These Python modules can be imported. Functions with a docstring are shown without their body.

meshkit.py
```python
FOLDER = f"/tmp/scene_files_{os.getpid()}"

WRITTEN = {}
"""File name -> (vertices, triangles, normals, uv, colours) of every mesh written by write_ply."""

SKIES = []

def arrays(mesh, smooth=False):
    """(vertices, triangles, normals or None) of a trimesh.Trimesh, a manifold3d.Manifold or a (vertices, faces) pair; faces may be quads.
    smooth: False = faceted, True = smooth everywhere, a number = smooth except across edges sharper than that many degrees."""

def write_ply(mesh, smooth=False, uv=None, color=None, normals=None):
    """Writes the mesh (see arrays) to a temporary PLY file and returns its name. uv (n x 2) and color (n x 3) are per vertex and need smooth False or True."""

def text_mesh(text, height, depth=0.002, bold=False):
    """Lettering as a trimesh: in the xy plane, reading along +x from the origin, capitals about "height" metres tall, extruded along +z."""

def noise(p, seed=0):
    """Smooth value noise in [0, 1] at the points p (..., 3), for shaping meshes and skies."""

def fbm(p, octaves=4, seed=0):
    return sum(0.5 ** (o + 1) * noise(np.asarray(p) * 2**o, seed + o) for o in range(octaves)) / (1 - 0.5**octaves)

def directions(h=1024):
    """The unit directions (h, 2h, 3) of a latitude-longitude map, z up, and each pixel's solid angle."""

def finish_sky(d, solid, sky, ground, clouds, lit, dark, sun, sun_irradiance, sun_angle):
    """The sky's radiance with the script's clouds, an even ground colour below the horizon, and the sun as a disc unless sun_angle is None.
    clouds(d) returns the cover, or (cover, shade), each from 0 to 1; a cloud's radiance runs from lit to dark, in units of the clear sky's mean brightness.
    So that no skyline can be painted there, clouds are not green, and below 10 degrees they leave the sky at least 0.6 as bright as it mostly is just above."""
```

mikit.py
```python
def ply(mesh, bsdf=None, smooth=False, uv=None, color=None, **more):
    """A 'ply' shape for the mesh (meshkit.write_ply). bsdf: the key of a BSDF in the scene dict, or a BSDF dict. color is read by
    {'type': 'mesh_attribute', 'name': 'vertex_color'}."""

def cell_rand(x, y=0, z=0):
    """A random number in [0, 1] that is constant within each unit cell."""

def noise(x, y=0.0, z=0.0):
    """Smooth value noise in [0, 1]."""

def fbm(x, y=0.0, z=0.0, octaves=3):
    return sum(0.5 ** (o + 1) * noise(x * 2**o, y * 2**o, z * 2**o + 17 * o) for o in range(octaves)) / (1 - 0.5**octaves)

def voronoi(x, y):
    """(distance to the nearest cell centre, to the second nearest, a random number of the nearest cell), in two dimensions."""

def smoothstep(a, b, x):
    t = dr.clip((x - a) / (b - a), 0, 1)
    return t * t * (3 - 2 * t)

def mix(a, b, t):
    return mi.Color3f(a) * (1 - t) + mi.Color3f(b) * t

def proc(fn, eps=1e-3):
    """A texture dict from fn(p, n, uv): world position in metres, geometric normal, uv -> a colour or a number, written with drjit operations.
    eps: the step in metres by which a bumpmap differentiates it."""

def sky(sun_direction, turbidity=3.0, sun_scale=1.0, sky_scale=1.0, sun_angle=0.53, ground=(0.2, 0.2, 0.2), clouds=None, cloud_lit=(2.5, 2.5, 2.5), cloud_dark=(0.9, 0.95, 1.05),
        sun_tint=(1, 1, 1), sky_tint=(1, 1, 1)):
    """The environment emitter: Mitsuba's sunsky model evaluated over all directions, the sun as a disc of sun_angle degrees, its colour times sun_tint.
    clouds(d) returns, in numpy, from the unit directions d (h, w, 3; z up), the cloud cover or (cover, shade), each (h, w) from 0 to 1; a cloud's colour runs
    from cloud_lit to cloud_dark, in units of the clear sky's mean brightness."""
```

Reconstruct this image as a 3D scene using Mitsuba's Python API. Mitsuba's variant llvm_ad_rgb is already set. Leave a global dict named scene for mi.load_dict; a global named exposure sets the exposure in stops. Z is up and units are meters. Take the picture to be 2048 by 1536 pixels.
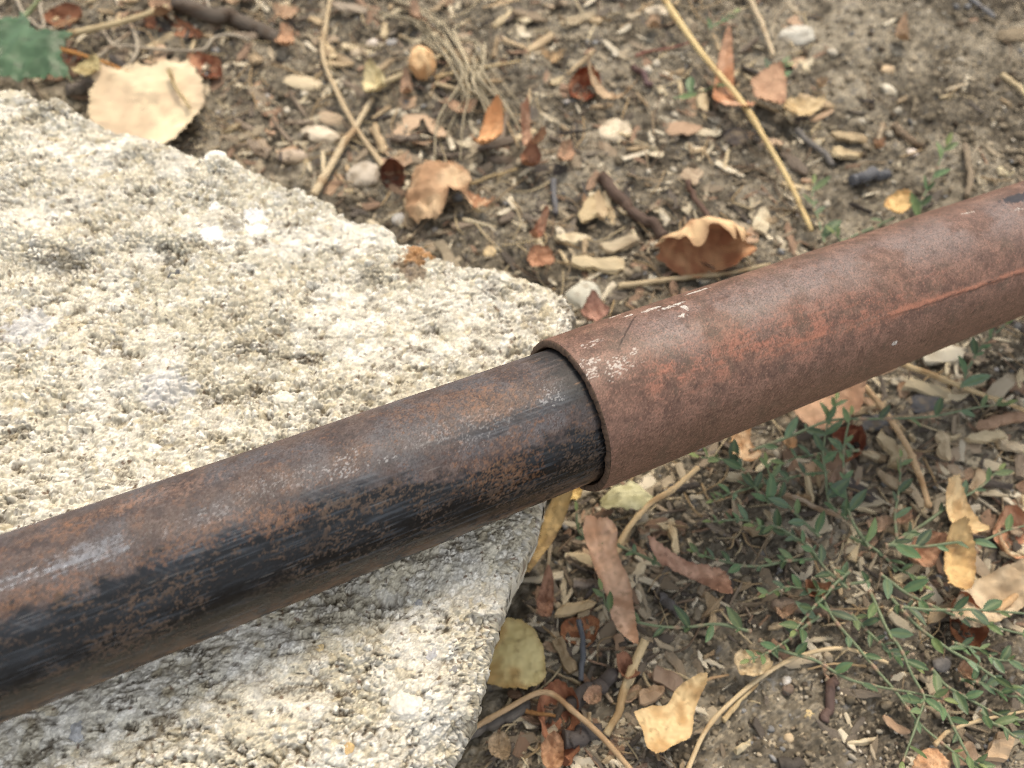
import math
import numpy as np, trimesh, shapely, mitsuba as mi, mikit, meshkit
from scipy.spatial import cKDTree, Delaunay
from scipy.ndimage import map_coordinates
T = mi.ScalarTransform4f
scene, labels = {}, {}

# ------------------------------------------------------------------ camera, sky, exposure
PITCH, CAM_H, FOV = math.radians(55), 0.33, 60.0
FWD = np.array([0, math.cos(PITCH), -math.sin(PITCH)])
UPC = np.array([0, math.sin(PITCH), math.cos(PITCH)])
RGT = np.array([1.0, 0, 0])
EYE = np.array([0, 0, CAM_H])
FPX = 1024 / math.tan(math.radians(FOV / 2))
scene['camera'] = {'type': 'thinlens', 'fov': FOV, 'fov_axis': 'x', 'near_clip': 0.01, 'far_clip': 500.0,
                   'aperture_radius': 0.0013, 'focus_distance': 0.258,
                   'to_world': T().look_at(origin=EYE.tolist(), target=(EYE + FWD).tolist(), up=[0, 0, 1])}
scene['sky'] = mikit.sky([0.2, 0.55, 1.0], turbidity=3, sun_scale=0.3, sun_angle=25, sky_scale=0.42, clouds=lambda d: 1.0,
                         cloud_lit=(2.5, 2.55, 2.65), sun_tint=(0.98, 1.0, 1.02))
exposure = 3.16

# ------------------------------------------------------------------ helpers
LAT = np.random.default_rng(7).random((96, 96, 96)).astype(np.float32)


def vn(p, seed=0):
    """Value noise 0..1 at the points p (n, 3)."""
    p = np.asarray(p, np.float64) + seed * np.array([17.31, 5.77, 29.13])
    i = np.floor(p)
    t = p - i
    q = i + t * t * (3 - 2 * t)
    return map_coordinates(LAT, q.T, order=1, mode='grid-wrap')


def fb(p, octaves=4, seed=0, gain=0.5):
    p = np.asarray(p, np.float64)
    out, a, tot = 0, 1.0, 0
    for o in range(octaves):
        out = out + a * vn(p * 2.03 ** o, seed + 3 * o)
        tot += a
        a *= gain
    return out / tot


def sst(a, b, x):
    t = np.clip((x - a) / (b - a), 0, 1)
    return t * t * (3 - 2 * t)


def lin(*c):
    c = np.asarray(c, float) / 255
    return np.where(c <= 0.04045, c / 12.92, ((c + 0.055) / 1.055) ** 2.4)


def C(r, g, b, k=0.8):
    c = lin(r, g, b) * k
    return c * 0.86 + 0.14 * (c @ np.array([0.3, 0.59, 0.11]))


def mixc(a, b, t):
    t = np.asarray(t)[..., None]
    return np.asarray(a) * (1 - t) + np.asarray(b) * t


def gz(x, y):
    """Height of the bare soil."""
    p = np.stack([np.asarray(x, float), np.asarray(y, float), np.zeros_like(np.asarray(x, float))], -1)
    sh = p.shape[:-1]
    p = p.reshape(-1, 3)
    return (0.012 * (vn(p * 9, 1) - 0.5) + 0.006 * (vn(p * 28, 2) - 0.5)).reshape(sh)


def ray(u, v):
    d = RGT * ((u - 1024) / FPX) - UPC * ((v - 768) / FPX) + FWD
    return d


def at(u, v, z=0.0):
    """The point z above the soil under the line of sight to u, v."""
    d = ray(u, v)
    h = z
    for _ in range(4):
        t = (CAM_H - h) / -d[2]
        p = EYE + d * t
        h = float(gz(p[0], p[1])) + z
    return EYE + d * ((CAM_H - h) / -d[2])


counts = {}


def numbered(name):
    counts[name] = counts.get(name, 0) + 1
    n = counts[name] - 1
    return name if n == 0 else f'{name}_{n:03d}'


def tag(key, label, cat=None, group=None, kind=None):
    d = {}
    if label: d['label'] = label
    if cat: d['category'] = cat
    if group: d['group'] = group
    if kind: d['kind'] = kind
    labels[key] = d
    return key


def put(key, v, f, color, bsdf, smooth=True, uv=None):
    scene[key] = mikit.ply((v, f), bsdf, smooth=smooth, color=np.clip(color, 0.004, 0.95), uv=uv)
    return key


def grid_faces(nu, nv, keep=None):
    i, j = np.meshgrid(np.arange(nu - 1), np.arange(nv - 1), indexing='ij')
    a = (i * nv + j).ravel()
    f = np.stack([a, a + nv, a + nv + 1, a + 1], 1)
    if keep is not None:
        f = f[keep[f].any(1)]
    return np.vstack([f[:, [0, 1, 2]], f[:, [0, 2, 3]]])


def compact(v, f, *more):
    used = np.unique(f)
    m = np.full(len(v), -1)
    m[used] = np.arange(len(used))
    return (v[used], m[f], *[x[used] for x in more])


def vnorm(v, f):
    n = np.zeros_like(v)
    fn = np.cross(v[f[:, 1]] - v[f[:, 0]], v[f[:, 2]] - v[f[:, 0]])
    for k in range(3):
        np.add.at(n, f[:, k], fn)
    return n / np.maximum(np.linalg.norm(n, axis=1, keepdims=True), 1e-20)


def axis_steps(lo, hi, step, far, grow=1.25):
    """Even steps from lo to hi, then ever longer ones out to far on both sides."""
    mid = np.arange(lo, hi, step) if np.isscalar(step) else step
    out, x, s = [], mid[-1], mid[-1] - mid[-2]
    while x < far[1]:
        s *= grow
        x += s
        out.append(x)
    pre, x, s = [], mid[0], mid[1] - mid[0]
    while x > far[0]:
        s *= grow
        x -= s
        pre.append(x)
    return np.concatenate([pre[::-1], mid, out])


# ------------------------------------------------------------------ materials
VC = {'type': 'mesh_attribute', 'name': 'vertex_color'}
scene['rough_mineral'] = {'type': 'diffuse', 'reflectance': VC}
scene['stone_mineral'] = {'type': 'diffuse', 'reflectance': VC}
scene['dry_plant'] = {'type': 'twosided', 'bsdf': {'type': 'principled', 'base_color': VC, 'roughness': 0.7, 'specular': 0.2}}
scene['green_plant'] = {'type': 'twosided', 'bsdf': {'type': 'principled', 'base_color': VC, 'roughness': 0.5, 'specular': 0.4}}
scene['rusty_steel'] = {'type': 'principled', 'base_color': VC, 'roughness': mikit.proc(lambda p, n, uv: uv.x), 'specular': 0.36}
scene['pebble_mineral'] = {'type': 'principled', 'base_color': VC, 'roughness': 0.7, 'specular': 0.3}

# ------------------------------------------------------------------ pipe axis
AX = RGT + 0.3481 * UPC + 0.4052 * FWD
AX = AX / np.linalg.norm(AX)
AO = EYE + 0.02 * RGT - 0.00879 * UPC + 0.27214 * FWD
R_IN, R_OUT = 0.0212, 0.02446
E1 = EYE - AO
E1 = E1 - AX * (E1 @ AX)
E1 /= np.linalg.norm(E1)
E2 = np.cross(E1, AX)
if E2 @ UPC < 0: E2 = -E2
RIM = -0.0042


def on_pipe(u, v, r):
    """Where the line of sight to u, v meets the pipe of radius r: (distance along it, angle round it)."""
    d = ray(u, v)
    d = d / np.linalg.norm(d)
    o = EYE - AO
    dp, op = d - AX * (d @ AX), o - AX * (o @ AX)
    a, b, c = dp @ dp, 2 * dp @ op, op @ op - r * r
    disc = max(b * b - 4 * a * c, 0)
    p = o + d * ((-b - math.sqrt(disc)) / (2 * a))
    return p @ AX, math.atan2(p @ E2, p @ E1)


# ------------------------------------------------------------------ stone block
AH = AX[:2] / np.linalg.norm(AX[:2])
SLOPE = AX[2] / np.linalg.norm(AX[:2])


def top_plane(x, y):
    """The broad top of the stone; the tube lies on it."""
    s = (x - AO[0]) * AH[0] + (y - AO[1]) * AH[1]
    c = -(x - AO[0]) * AH[1] + (y - AO[1]) * AH[0]
    return AO[2] + s * SLOPE - R_IN * 1.02 - 0.0012 - 0.02 * np.maximum(c, 0) - 0.06 * np.maximum(-c - 0.01, 0)


def at_top(u, v):
    d = ray(u, v)
    z = 0.085
    for _ in range(12):
        p = EYE + d * ((CAM_H - z) / -d[2])
        z = top_plane(p[0], p[1])
    return p[:2]


OUT = [(-260, 60), (-120, 120), (0, 163), (35, 176), (62, 186), (85, 205), (130, 197), (165, 222), (210, 246), (270, 255), (320, 272), (372, 295), (425, 300), (470, 322),
       (520, 333), (562, 358), (610, 372), (660, 398), (700, 426), (742, 432), (783, 462), (800, 482), (850, 486), (880, 508), (940, 522), (1000, 528), (1040, 545), (1090, 562),
       (1125, 582), (1150, 602), (1152, 640), (1128, 690), (1120, 800), (1100, 920), (1082, 1005), (1070, 1062), (1042, 1120), (1012, 1180), (988, 1255),
       (968, 1345), (948, 1425), (910, 1490), (880, 1540), (850, 1640), (800, 1800)]
pl = [at_top(*p) for p in OUT]
pl += [np.array([-0.10, -0.03]), np.array([-0.34, -0.02]), np.array([-0.38, 0.3])]
STONE = shapely.Polygon(pl)
gx = axis_steps(-0.225, 0.062, 0.00036, (-0.40, 0.062))
ys = [0.045]
while ys[-1] < 0.36: ys.append(ys[-1] + 0.0003 + 0.0002 * (ys[-1] - 0.045) / 0.3)
gy = axis_steps(0, 0, np.array(ys), (-0.06, 0.38))
X, Y = [a.ravel() for a in np.meshgrid(gx, gy, indexing='ij')]
ring = shapely.segmentize(STONE.exterior, 0.0004)
bt = cKDTree(np.asarray(ring.coords))
sd = bt.query(np.stack([X, Y], 1))[0] * np.where(shapely.contains_xy(STONE, X, Y), 1, -1)
P3 = np.stack([X, Y, X * 0], 1)
far_side = Y > AO[1] + (X - AO[0]) * AH[1] / AH[0]
sd = sd + 0.0052 * (fb(P3 * 170, 3, 11, 0.6) - 0.5) + 0.003 * (vn(P3 * 60, 12) - 0.5)
RR = np.where(far_side, 0.005, 0.010) + 0.004 * vn(P3 * 30, 14)
inn = np.clip(sd, 0, RR)
zb = top_plane(X, Y) - RR + np.sqrt(np.maximum(RR ** 2 - (RR - inn) ** 2, 0))
zb = np.where(sd < 0, zb - np.minimum(-sd, 0.05) * 30, zb)
zb += sst(-0.001, 0.006, sd) * (0.0055 * (fb(P3 * 30, 3, 15) - 0.5) + 0.0034 * (fb(P3 * 85, 2, 16) - 0.5))
for (u, v, r_, h_) in [(48, 192, .0075, .0035), (112, 222, .0095, .0040), (300, 300, .008, .0018), (442, 325, .0065, .0030), (765, 462, .0080, .0028), (838, 512, .0085, .0030), (60, 470, .010, .003), (150, 480, .009, .002), (305, 478, .0075, .0028),
                       (130, 526, .0070, -.0030), (75, 535, .006, -.003), (320, 506, .008, -.0036), (200, 325, .009, -.002), (390, 415, .008, -.0018), (745, 560, .006, -.0016), (20, 880, .006, -.0022), (860, 660, .005, -.0015), (600, 725, .007, -.0022), (505, 705, .006, -.0022),
                       (650, 1290, .010, .0022), (860, 1420, .010, .0022), (770, 1190, .006, -.003), (880, 1480, .007, -.0028), (560, 1260, .006, -.0024), (1140, 612, .005, -.0022)]:
    p = at_top(u, v)
    d2 = ((X - p[0]) ** 2 * 0.7 + (Y - p[1]) ** 2 * 1.5) / r_ ** 2
    zb = zb + h_ * np.exp(-d2 * (0.7 + 0.9 * fb(P3 * 190, 2, 17))) * (sd > -0.004)
zb = np.maximum(zb, -0.02)
V = np.stack([X, Y, zb], 1)
F = grid_faces(len(gx), len(gy), keep=(zb > -0.0199))
V, F, sd, RR, far_side = compact(V, F, sd, RR, far_side)
drop = np.clip(top_plane(V[:, 0], V[:, 1]) - RR - V[:, 2], 0, 0.1)
V[:, 0] -= drop * np.where(far_side, 0.08, 0.22)                # the sides run in under the edge
N = vnorm(V, F)
rng = np.random.default_rng(3)


def cells(V, size, seed, dens=0.83):
    """Grain centres strewn over the surface: (distance to the nearest, to the second, index of the nearest)."""
    r = np.random.default_rng(seed)
    lo, hi = V.min(0), V.max(0)
    idx = r.permutation(len(V))
    # thin out to about one per cell of the given size
    key = np.floor((V[idx] + r.random(3) * size) / (size * dens)).astype(np.int64)
    _, first = np.unique(key @ np.array([1, 100003, 10000600009]), return_index=True)
    cen = V[idx[first]]
    d, i = cKDTree(cen).query(V, k=2, workers=-1)
    return d[:, 0] / size, d[:, 1] / size, i[:, 0], len(cen)


a1, a2, ai, an = cells(V + 0.0015 * np.stack([vn(V * 300, 5), vn(V * 300, 6), vn(V * 300, 8)], 1), 0.0085, 21)
b1, b2, bi, bn = cells(V + 0.0016 * np.stack([fb(V * 500, 2, 5), fb(V * 500, 2, 6), fb(V * 500, 2, 8)], 1), 0.0030, 22)
c1, c2, ci, cn = cells(V + 0.0004 * np.stack([vn(V * 1400, 5), vn(V * 1400, 6), vn(V * 1400, 8)], 1), 0.00105, 23)
ra, rb, rc = rng.random(an)[ai], rng.random(bn)[bi], rng.random(cn)[ci]
rough = fb(V * 45, 3, 31)
flat = 1 - 0.35 * sst(0.56, 0.66, fb(V * 55, 3, 50))                                   # crumbly here, worn smooth there
lump = sst(0.0, 0.35, a2 - a1)
grain = sst(0.0, 0.35, b2 - b1)
fine = sst(0.0, 0.6, c2 - c1)
WP = V + 0.002 * np.stack([vn(V * 240, 45), vn(V * 240, 46), V[:, 2] * 0], 1)
WP = np.stack([WP[:, 0] * 0.5 + WP[:, 1] * 0.2, WP[:, 1] * 1.25 - WP[:, 0] * 0.1, WP[:, 2]], 1)
pit = np.maximum(sst(0.60, 0.68, fb(WP * 330, 3, 33, 0.6)) * sst(0.38, 0.60, fb(V * 45, 3, 34)), sst(0.66, 0.74, fb(WP * 130, 3, 39)) * 0.9)
crack = sst(0.016, 0.0, np.abs(fb(WP * 44, 4, 35, 0.6) - 0.5)) * sst(0.52, 0.66, fb(V * 70, 2, 36))
ledge = fb(np.stack([V[:, 0] * 38 + V[:, 1] * 16, V[:, 1] * 105 - V[:, 0] * 22, V[:, 2] * 60], 1), 4, 47, 0.55)
step = sst(0.43, 0.51, ledge) + sst(0.57, 0.64, ledge)
disp = 0.0009 * (step - 1) + (0.0011 * (lump - 0.6) * (0.2 + 1.0 * ra) + 0.0011 * (grain - 0.5) * (0.25 + 0.9 * rb) * sst(0.35, 0.6, rough) + 0.0004 * (grain - 0.5)
        + 0.00052 * (fine - 0.5) * (0.3 + rc) + 0.0016 * (fb(V * 420, 4, 37, 0.65) - 0.5) - 0.0010 * pit - 0.0009 * crack)
disp = disp * flat * (0.4 + 0.6 * sst(-0.0015, 0.002, sd))
V2 = V + N * disp[:, None]
# the tubes rest on the stone: nothing of it reaches into them
rel = V2 - AO
sx = rel @ AX
perp = rel - sx[:, None] * AX
dist = np.linalg.norm(perp, axis=1)
lim = np.where(sx > RIM - 0.002, R_OUT, R_IN) + 0.0002
V2 = np.where((dist < lim)[:, None], V2 - np.array([0, 0, 1]) * (lim - dist)[:, None] * 1.4, V2)
cream, white, grey, ochre, rustc, dirt = C(234, 228, 208), C(244, 242, 233), C(212, 211, 205), C(222, 208, 172), C(120, 80, 52), C(112, 98, 72)
col = mixc(cream, C(222, 214, 190), sst(0.35, 0.75, fb(V * 60, 3, 41)))
col = mixc(col, C(214, 208, 186), sst(0.5, 0.7, fb(V * 25, 2, 42)) * 0.8)
smooth_patch = sst(0.56, 0.66, fb(V * 55, 3, 50))
col = mixc(col, C(236, 235, 230), smooth_patch * 0.3)
col = mixc(col, white, (ra > 0.90) * 0.4 * lump)
col = mixc(col, grey, ((ra > 0.05) & (ra < 0.10)) * 0.4 * lump)
col = mixc(col, white, (rb > 0.72) * 0.55)
col = mixc(col, grey, (rb < 0.06) * 0.4)
col = mixc(col, ochre, ((rb > 0.12) & (rb < 0.17)) * 0.6)
col = mixc(col, rustc, (rc < 0.012) * 0.75)
col = mixc(col, C(80, 74, 66), ((rc > 0.012) & (rc < 0.03)) * 0.7)
col = col * (0.82 + 0.36 * rc)[:, None] * (0.90 + 0.20 * rb)[:, None]
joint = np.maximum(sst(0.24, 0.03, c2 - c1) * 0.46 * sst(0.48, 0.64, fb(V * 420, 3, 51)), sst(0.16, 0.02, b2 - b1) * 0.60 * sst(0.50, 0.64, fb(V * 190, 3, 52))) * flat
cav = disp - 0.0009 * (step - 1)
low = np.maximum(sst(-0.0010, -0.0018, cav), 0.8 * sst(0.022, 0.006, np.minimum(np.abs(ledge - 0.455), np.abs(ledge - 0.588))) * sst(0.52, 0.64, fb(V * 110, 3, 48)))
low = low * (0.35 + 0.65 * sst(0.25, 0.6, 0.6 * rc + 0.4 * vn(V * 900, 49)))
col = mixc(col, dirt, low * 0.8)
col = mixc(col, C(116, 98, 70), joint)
col = col * (0.80 + 0.40 * np.random.default_rng(8).random(len(col)))[:, None]
col = mixc(col, C(78, 62, 42), np.clip(pit * 0.9 + crack * 0.6, 0, 1) * sst(0.40, 0.56, fb(V * 900, 2, 44)) * (1 - 0.6 * fine) * 0.9)


def spot(u, v, r, seed, ragged=0.5):
    """A ragged stain of radius r (metres) where the line of sight meets the stone's top."""
    p = at_top(u, v)
    d = np.hypot(V[:, 0] - p[0], V[:, 1] - p[1]) / r
    return sst(1.1, 0.85, d + ragged * 2 * (fb(V * 420, 3, seed) - 0.5) + 0.4 * (rb - 0.5))


chalk = np.maximum.reduce([spot(420, 466, 0.0042, 51, 0.25), spot(424, 408, 0.0022, 52), spot(505, 425, 0.0046, 53), spot(512, 456, 0.0034, 54, .6)])
col = mixc(col, C(252, 252, 252, 0.88), chalk * (0.75 + 0.25 * fine))
col = mixc(col, C(236, 237, 240), np.maximum(spot(330, 772, 0.0075, 59, 0.8), spot(60, 650, 0.008, 66, 0.9)) * 0.55)
col = mixc(col, C(60, 50, 38), np.maximum(spot(470, 445, 0.0045, 55, 1.0) * 0.4, spot(742, 560, 0.0060, 56, 1.2) * 0.45 * (0.4 + 0.6 * (1 - fine))))
col = mixc(col, C(176, 122, 58), spot(838, 508, 0.006, 57, 0.7) * 0.85)
col = mixc(col, C(120, 92, 66), spot(820, 540, 0.005, 58, 0.9) * 0.7)
col = mixc(col, C(70, 46, 30), np.maximum.reduce([spot(1140, 610, 0.004, 60, 1), spot(1060, 640, 0.0035, 61, 1), spot(980, 575, 0.003, 62, 1), spot(125, 520, 0.006, 63, 1.1), spot(600, 700, 0.003, 64, 1.2), spot(855, 655, 0.003, 65, 1.2)]) * 0.35 * (0.4 + 0.6 * (1 - fine)))
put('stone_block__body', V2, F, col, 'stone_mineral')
tag('stone_block', 'rough cream limestone block with chalky white dabs lying under the steel tube', 'stone')
# pebbles set in the stone
rng = np.random.default_rng(12)


def pebble_mesh(a, b, c, seed, sub=3, amp=0.22):
    m = trimesh.creation.icosphere(subdivisions=sub)
    v = m.vertices.copy()
    n = fb(v * 1.3 + seed, 3, seed % 13) - 0.5
    v = v * (1 + amp * 2 * n)[:, None]
    return v * np.array([a, b, c]), np.array(m.faces)


def rotz(v, a):
    c, s = math.cos(a), math.sin(a)
    return v @ np.array([[c, s, 0], [-s, c, 0], [0, 0, 1]])


st = cKDTree(V2[:, :2])
for k, (u, v, a, b, colr) in enumerate([(345, 545, 0.0026, 0.0017, (92, 94, 98)), (812, 1412, 0.0050, 0.0043, (232, 228, 216)), (862, 1310, 0.0021, 0.0018, (188, 188, 190)), (836, 1208, 0.0018, 0.0016, (176, 178, 180)),
                                        (640, 1305, 0.0017, 0.0013, (212, 190, 140)), (905, 1340, 0.0014, 0.0012, (150, 148, 146)), (150, 1460, 0.0030, 0.0024, (196, 198, 200)),
                                        (305, 892, 0.0022, 0.0016, (224, 224, 222)), (570, 800, 0.0038, 0.0030, (232, 226, 208)), (1010, 560, 0.0026, 0.0020, (238, 232, 214)), (430, 318, 0.0044, 0.0036, (240, 236, 222)), (700, 1500, 0.0016, 0.0013, (214, 180, 120))]):
    p = at_top(u, v)
    z = V2[st.query(p)[1], 2]
    pv, pf = pebble_mesh(a, b, min(a, b) * 0.6, 100 + k, 4, 0.34)
    pv = pv + 0.0005 * (np.stack([vn(pv * 900, 1), vn(pv * 900, 2), vn(pv * 900, 3)], 1) - 0.5)
    pv = rotz(pv, rng.random() * 3) + np.array([p[0], p[1], z - min(a, b) * 0.28])
    pc = C(*colr) * (0.55 + 0.9 * fb(pv * 1300, 3, k, 0.7))[:, None]
    key = put('stone_block__' + numbered('pebble'), pv, pf, pc, 'pebble_mineral')
    if k < 2:
        tag(key, ['dark grey pebble set in the stone', 'round white lump of aggregate near the stone edge'][k])

# ------------------------------------------------------------------ the two steel tubes


def tube_mesh(s_axis, r, fine_step):
    """(vertices, faces, s, angle) of a cylinder shell; angles are dense where it faces the open side."""
    lo, hi = math.radians(-112), math.radians(112)
    n = int((hi - lo) * r / fine_step)
    ph = np.concatenate([np.linspace(lo, hi, n), np.linspace(hi, lo + 2 * math.pi, 60)[1:-1]])
    S, P = [a.ravel() for a in np.meshgrid(s_axis, ph, indexing='ij')]
    nu, nv = len(s_axis), len(ph)
    i, j = np.meshgrid(np.arange(nu - 1), np.arange(nv), indexing='ij')
    a, b = (i * nv + j).ravel(), (i * nv + (j + 1) % nv).ravel()
    q = np.stack([a, a + nv, b + nv, b], 1)
    return S, P, np.vstack([q[:, [0, 2, 1]], q[:, [0, 3, 2]]]), nv


def shell(S, P, R):
    return AO + S[:, None] * AX + (R * np.cos(P))[:, None] * E1 + (R * np.sin(P))[:, None] * E2


def outward(v, f):
    c = v[f[len(f) // 3]].mean(0)
    n = np.cross(v[f[len(f) // 3, 1]] - v[f[len(f) // 3, 0]], v[f[len(f) // 3, 2]] - v[f[len(f) // 3, 0]])
    w = c - AO
    return f if n @ (w - AX * (w @ AX)) > 0 else f[:, ::-1]


def blob(S, P, r, s, ph, ls, lq, seed, ragged=0.9, tilt=0.0):
    """A ragged patch at (s, ph), ls long and lq across, in metres."""
    ds, dq = S - s, (P - ph) * r
    ds, dq = ds + tilt * dq, dq - tilt * ds
    Q = np.stack([S * 1000, P * r * 1000, S * 0], 1)
    d = np.sqrt((ds / ls) ** 2 + (dq / lq) ** 2)
    return sst(1.15, 0.75, d + ragged * 2 * (fb(Q * 1.1, 3, seed) - 0.5))


# inner tube
sa = axis_steps(-0.172, RIM + 0.004, 0.00032, (-0.42, RIM + 0.05))
S, P, f, nv = tube_mesh(sa, R_IN, 0.00028)
P = np.where(P > math.pi, P - 2 * math.pi, P)
Q = np.stack([S * 1000, P * R_IN * 1000, S * 0 + 3.3], 1)           # millimetres on the unrolled tube
Qs = Q * np.array([0.12, 1.0, 1.0])                                  # drawn out along the tube
deg = np.degrees(P) + 10 * (fb(Qs * np.array([0.5, 0.15, 1]), 3, 3) - 0.5)
big = fb(Q * 0.10, 4, 1)
mid = fb(Q * 0.32, 4, 2)
sml = fb(Q * 1.5, 4, 3, 0.7)
tiny = vn(Q * 3.1, 4)
strk = fb(Qs * 1.1, 4, 5)
fstr = fb(Qs * np.array([0.7, 3.4, 1]), 3, 6)
bnd = 4 - 20 * sst(-0.085, -0.035, S)
weather = sst(bnd - 3, bnd + 8, deg + 26 * (mid - 0.5) + 14 * (strk - 0.5))        # brown weathered upper side, 0 on the black scale below
black = mixc(C(20, 22, 26), C(38, 43, 50), sst(0.45, 0.75, strk))
black = mixc(black, C(84, 94, 106), sst(0.60, 0.76, fstr) * 0.45)
brown = mixc(C(84, 68, 64), C(104, 84, 76), sst(0.35, 0.65, mid))
brown = mixc(brown, C(98, 92, 94), sst(0.45, 0.68, big) * 0.7)
brown = brown * np.array([0.90, 1.0, 1.08]) * (0.72 + 0.56 * sst(0.3, 0.7, 0.5 * tiny + 0.5 * sml))[:, None]
brown = mixc(brown, C(74, 52, 44), sst(0.56, 0.70, sml) * 0.8)
brown = mixc(brown, C(130, 94, 72), sst(0.57, 0.66, sml * 0.6 + 0.4 * vn(Q * 0.9, 9)) * sst(0.45, 0.66, fb(Q * 0.2, 3, 10)) * 0.6)
black = black * (0.8 + 0.4 * tiny)[:, None]
col = mixc(black, brown, weather)
rust = sst(0.522, 0.60, 0.5 * sml + 0.25 * vn(Q * np.array([1.1, 2.2, 1]), 18) + 0.25 * fb(Q * np.array([0.10, 0.30, 1]), 3, 12) + 0.12 * (tiny - 0.5)) * sst(0.24, 0.50, fb(Q * 0.09, 2, 13)) * sst(0.95, 0.4, weather)
col = mixc(col, mixc(C(80, 66, 56), C(112, 90, 72), tiny), rust * 0.8)
col = mixc(col, C(146, 112, 82), sst(-48, -82, np.degrees(P)) * 0.55 * sst(0.3, 0.6, mid))  # warm bounce from the stone, painted along the lower flank
gr = np.random.default_rng(31).random((2, len(S)))
col = col * (0.80 + 0.40 * gr[0] * (0.35 + 0.65 * weather))[:, None]
col = mixc(col, C(140, 98, 70), (gr[1] > 0.94) * sst(0.42, 0.62, fb(Q * 0.22, 3, 17)) * weather * 0.75)
col = mixc(col, C(46, 38, 36), (gr[1] < 0.07) * weather * 0.6)
# polished streak with file marks along the middle
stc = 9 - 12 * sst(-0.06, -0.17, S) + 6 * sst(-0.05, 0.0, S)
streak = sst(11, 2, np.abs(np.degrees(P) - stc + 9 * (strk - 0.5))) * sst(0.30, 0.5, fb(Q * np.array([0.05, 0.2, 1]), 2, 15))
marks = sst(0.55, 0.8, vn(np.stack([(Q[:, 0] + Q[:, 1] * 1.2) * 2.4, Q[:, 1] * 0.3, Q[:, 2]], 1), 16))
col = mixc(col, mixc(C(40, 45, 54), C(96, 104, 114), 0.35 * marks + 0.7 * sst(0.5, 0.8, fstr)), streak * 0.75)
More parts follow.
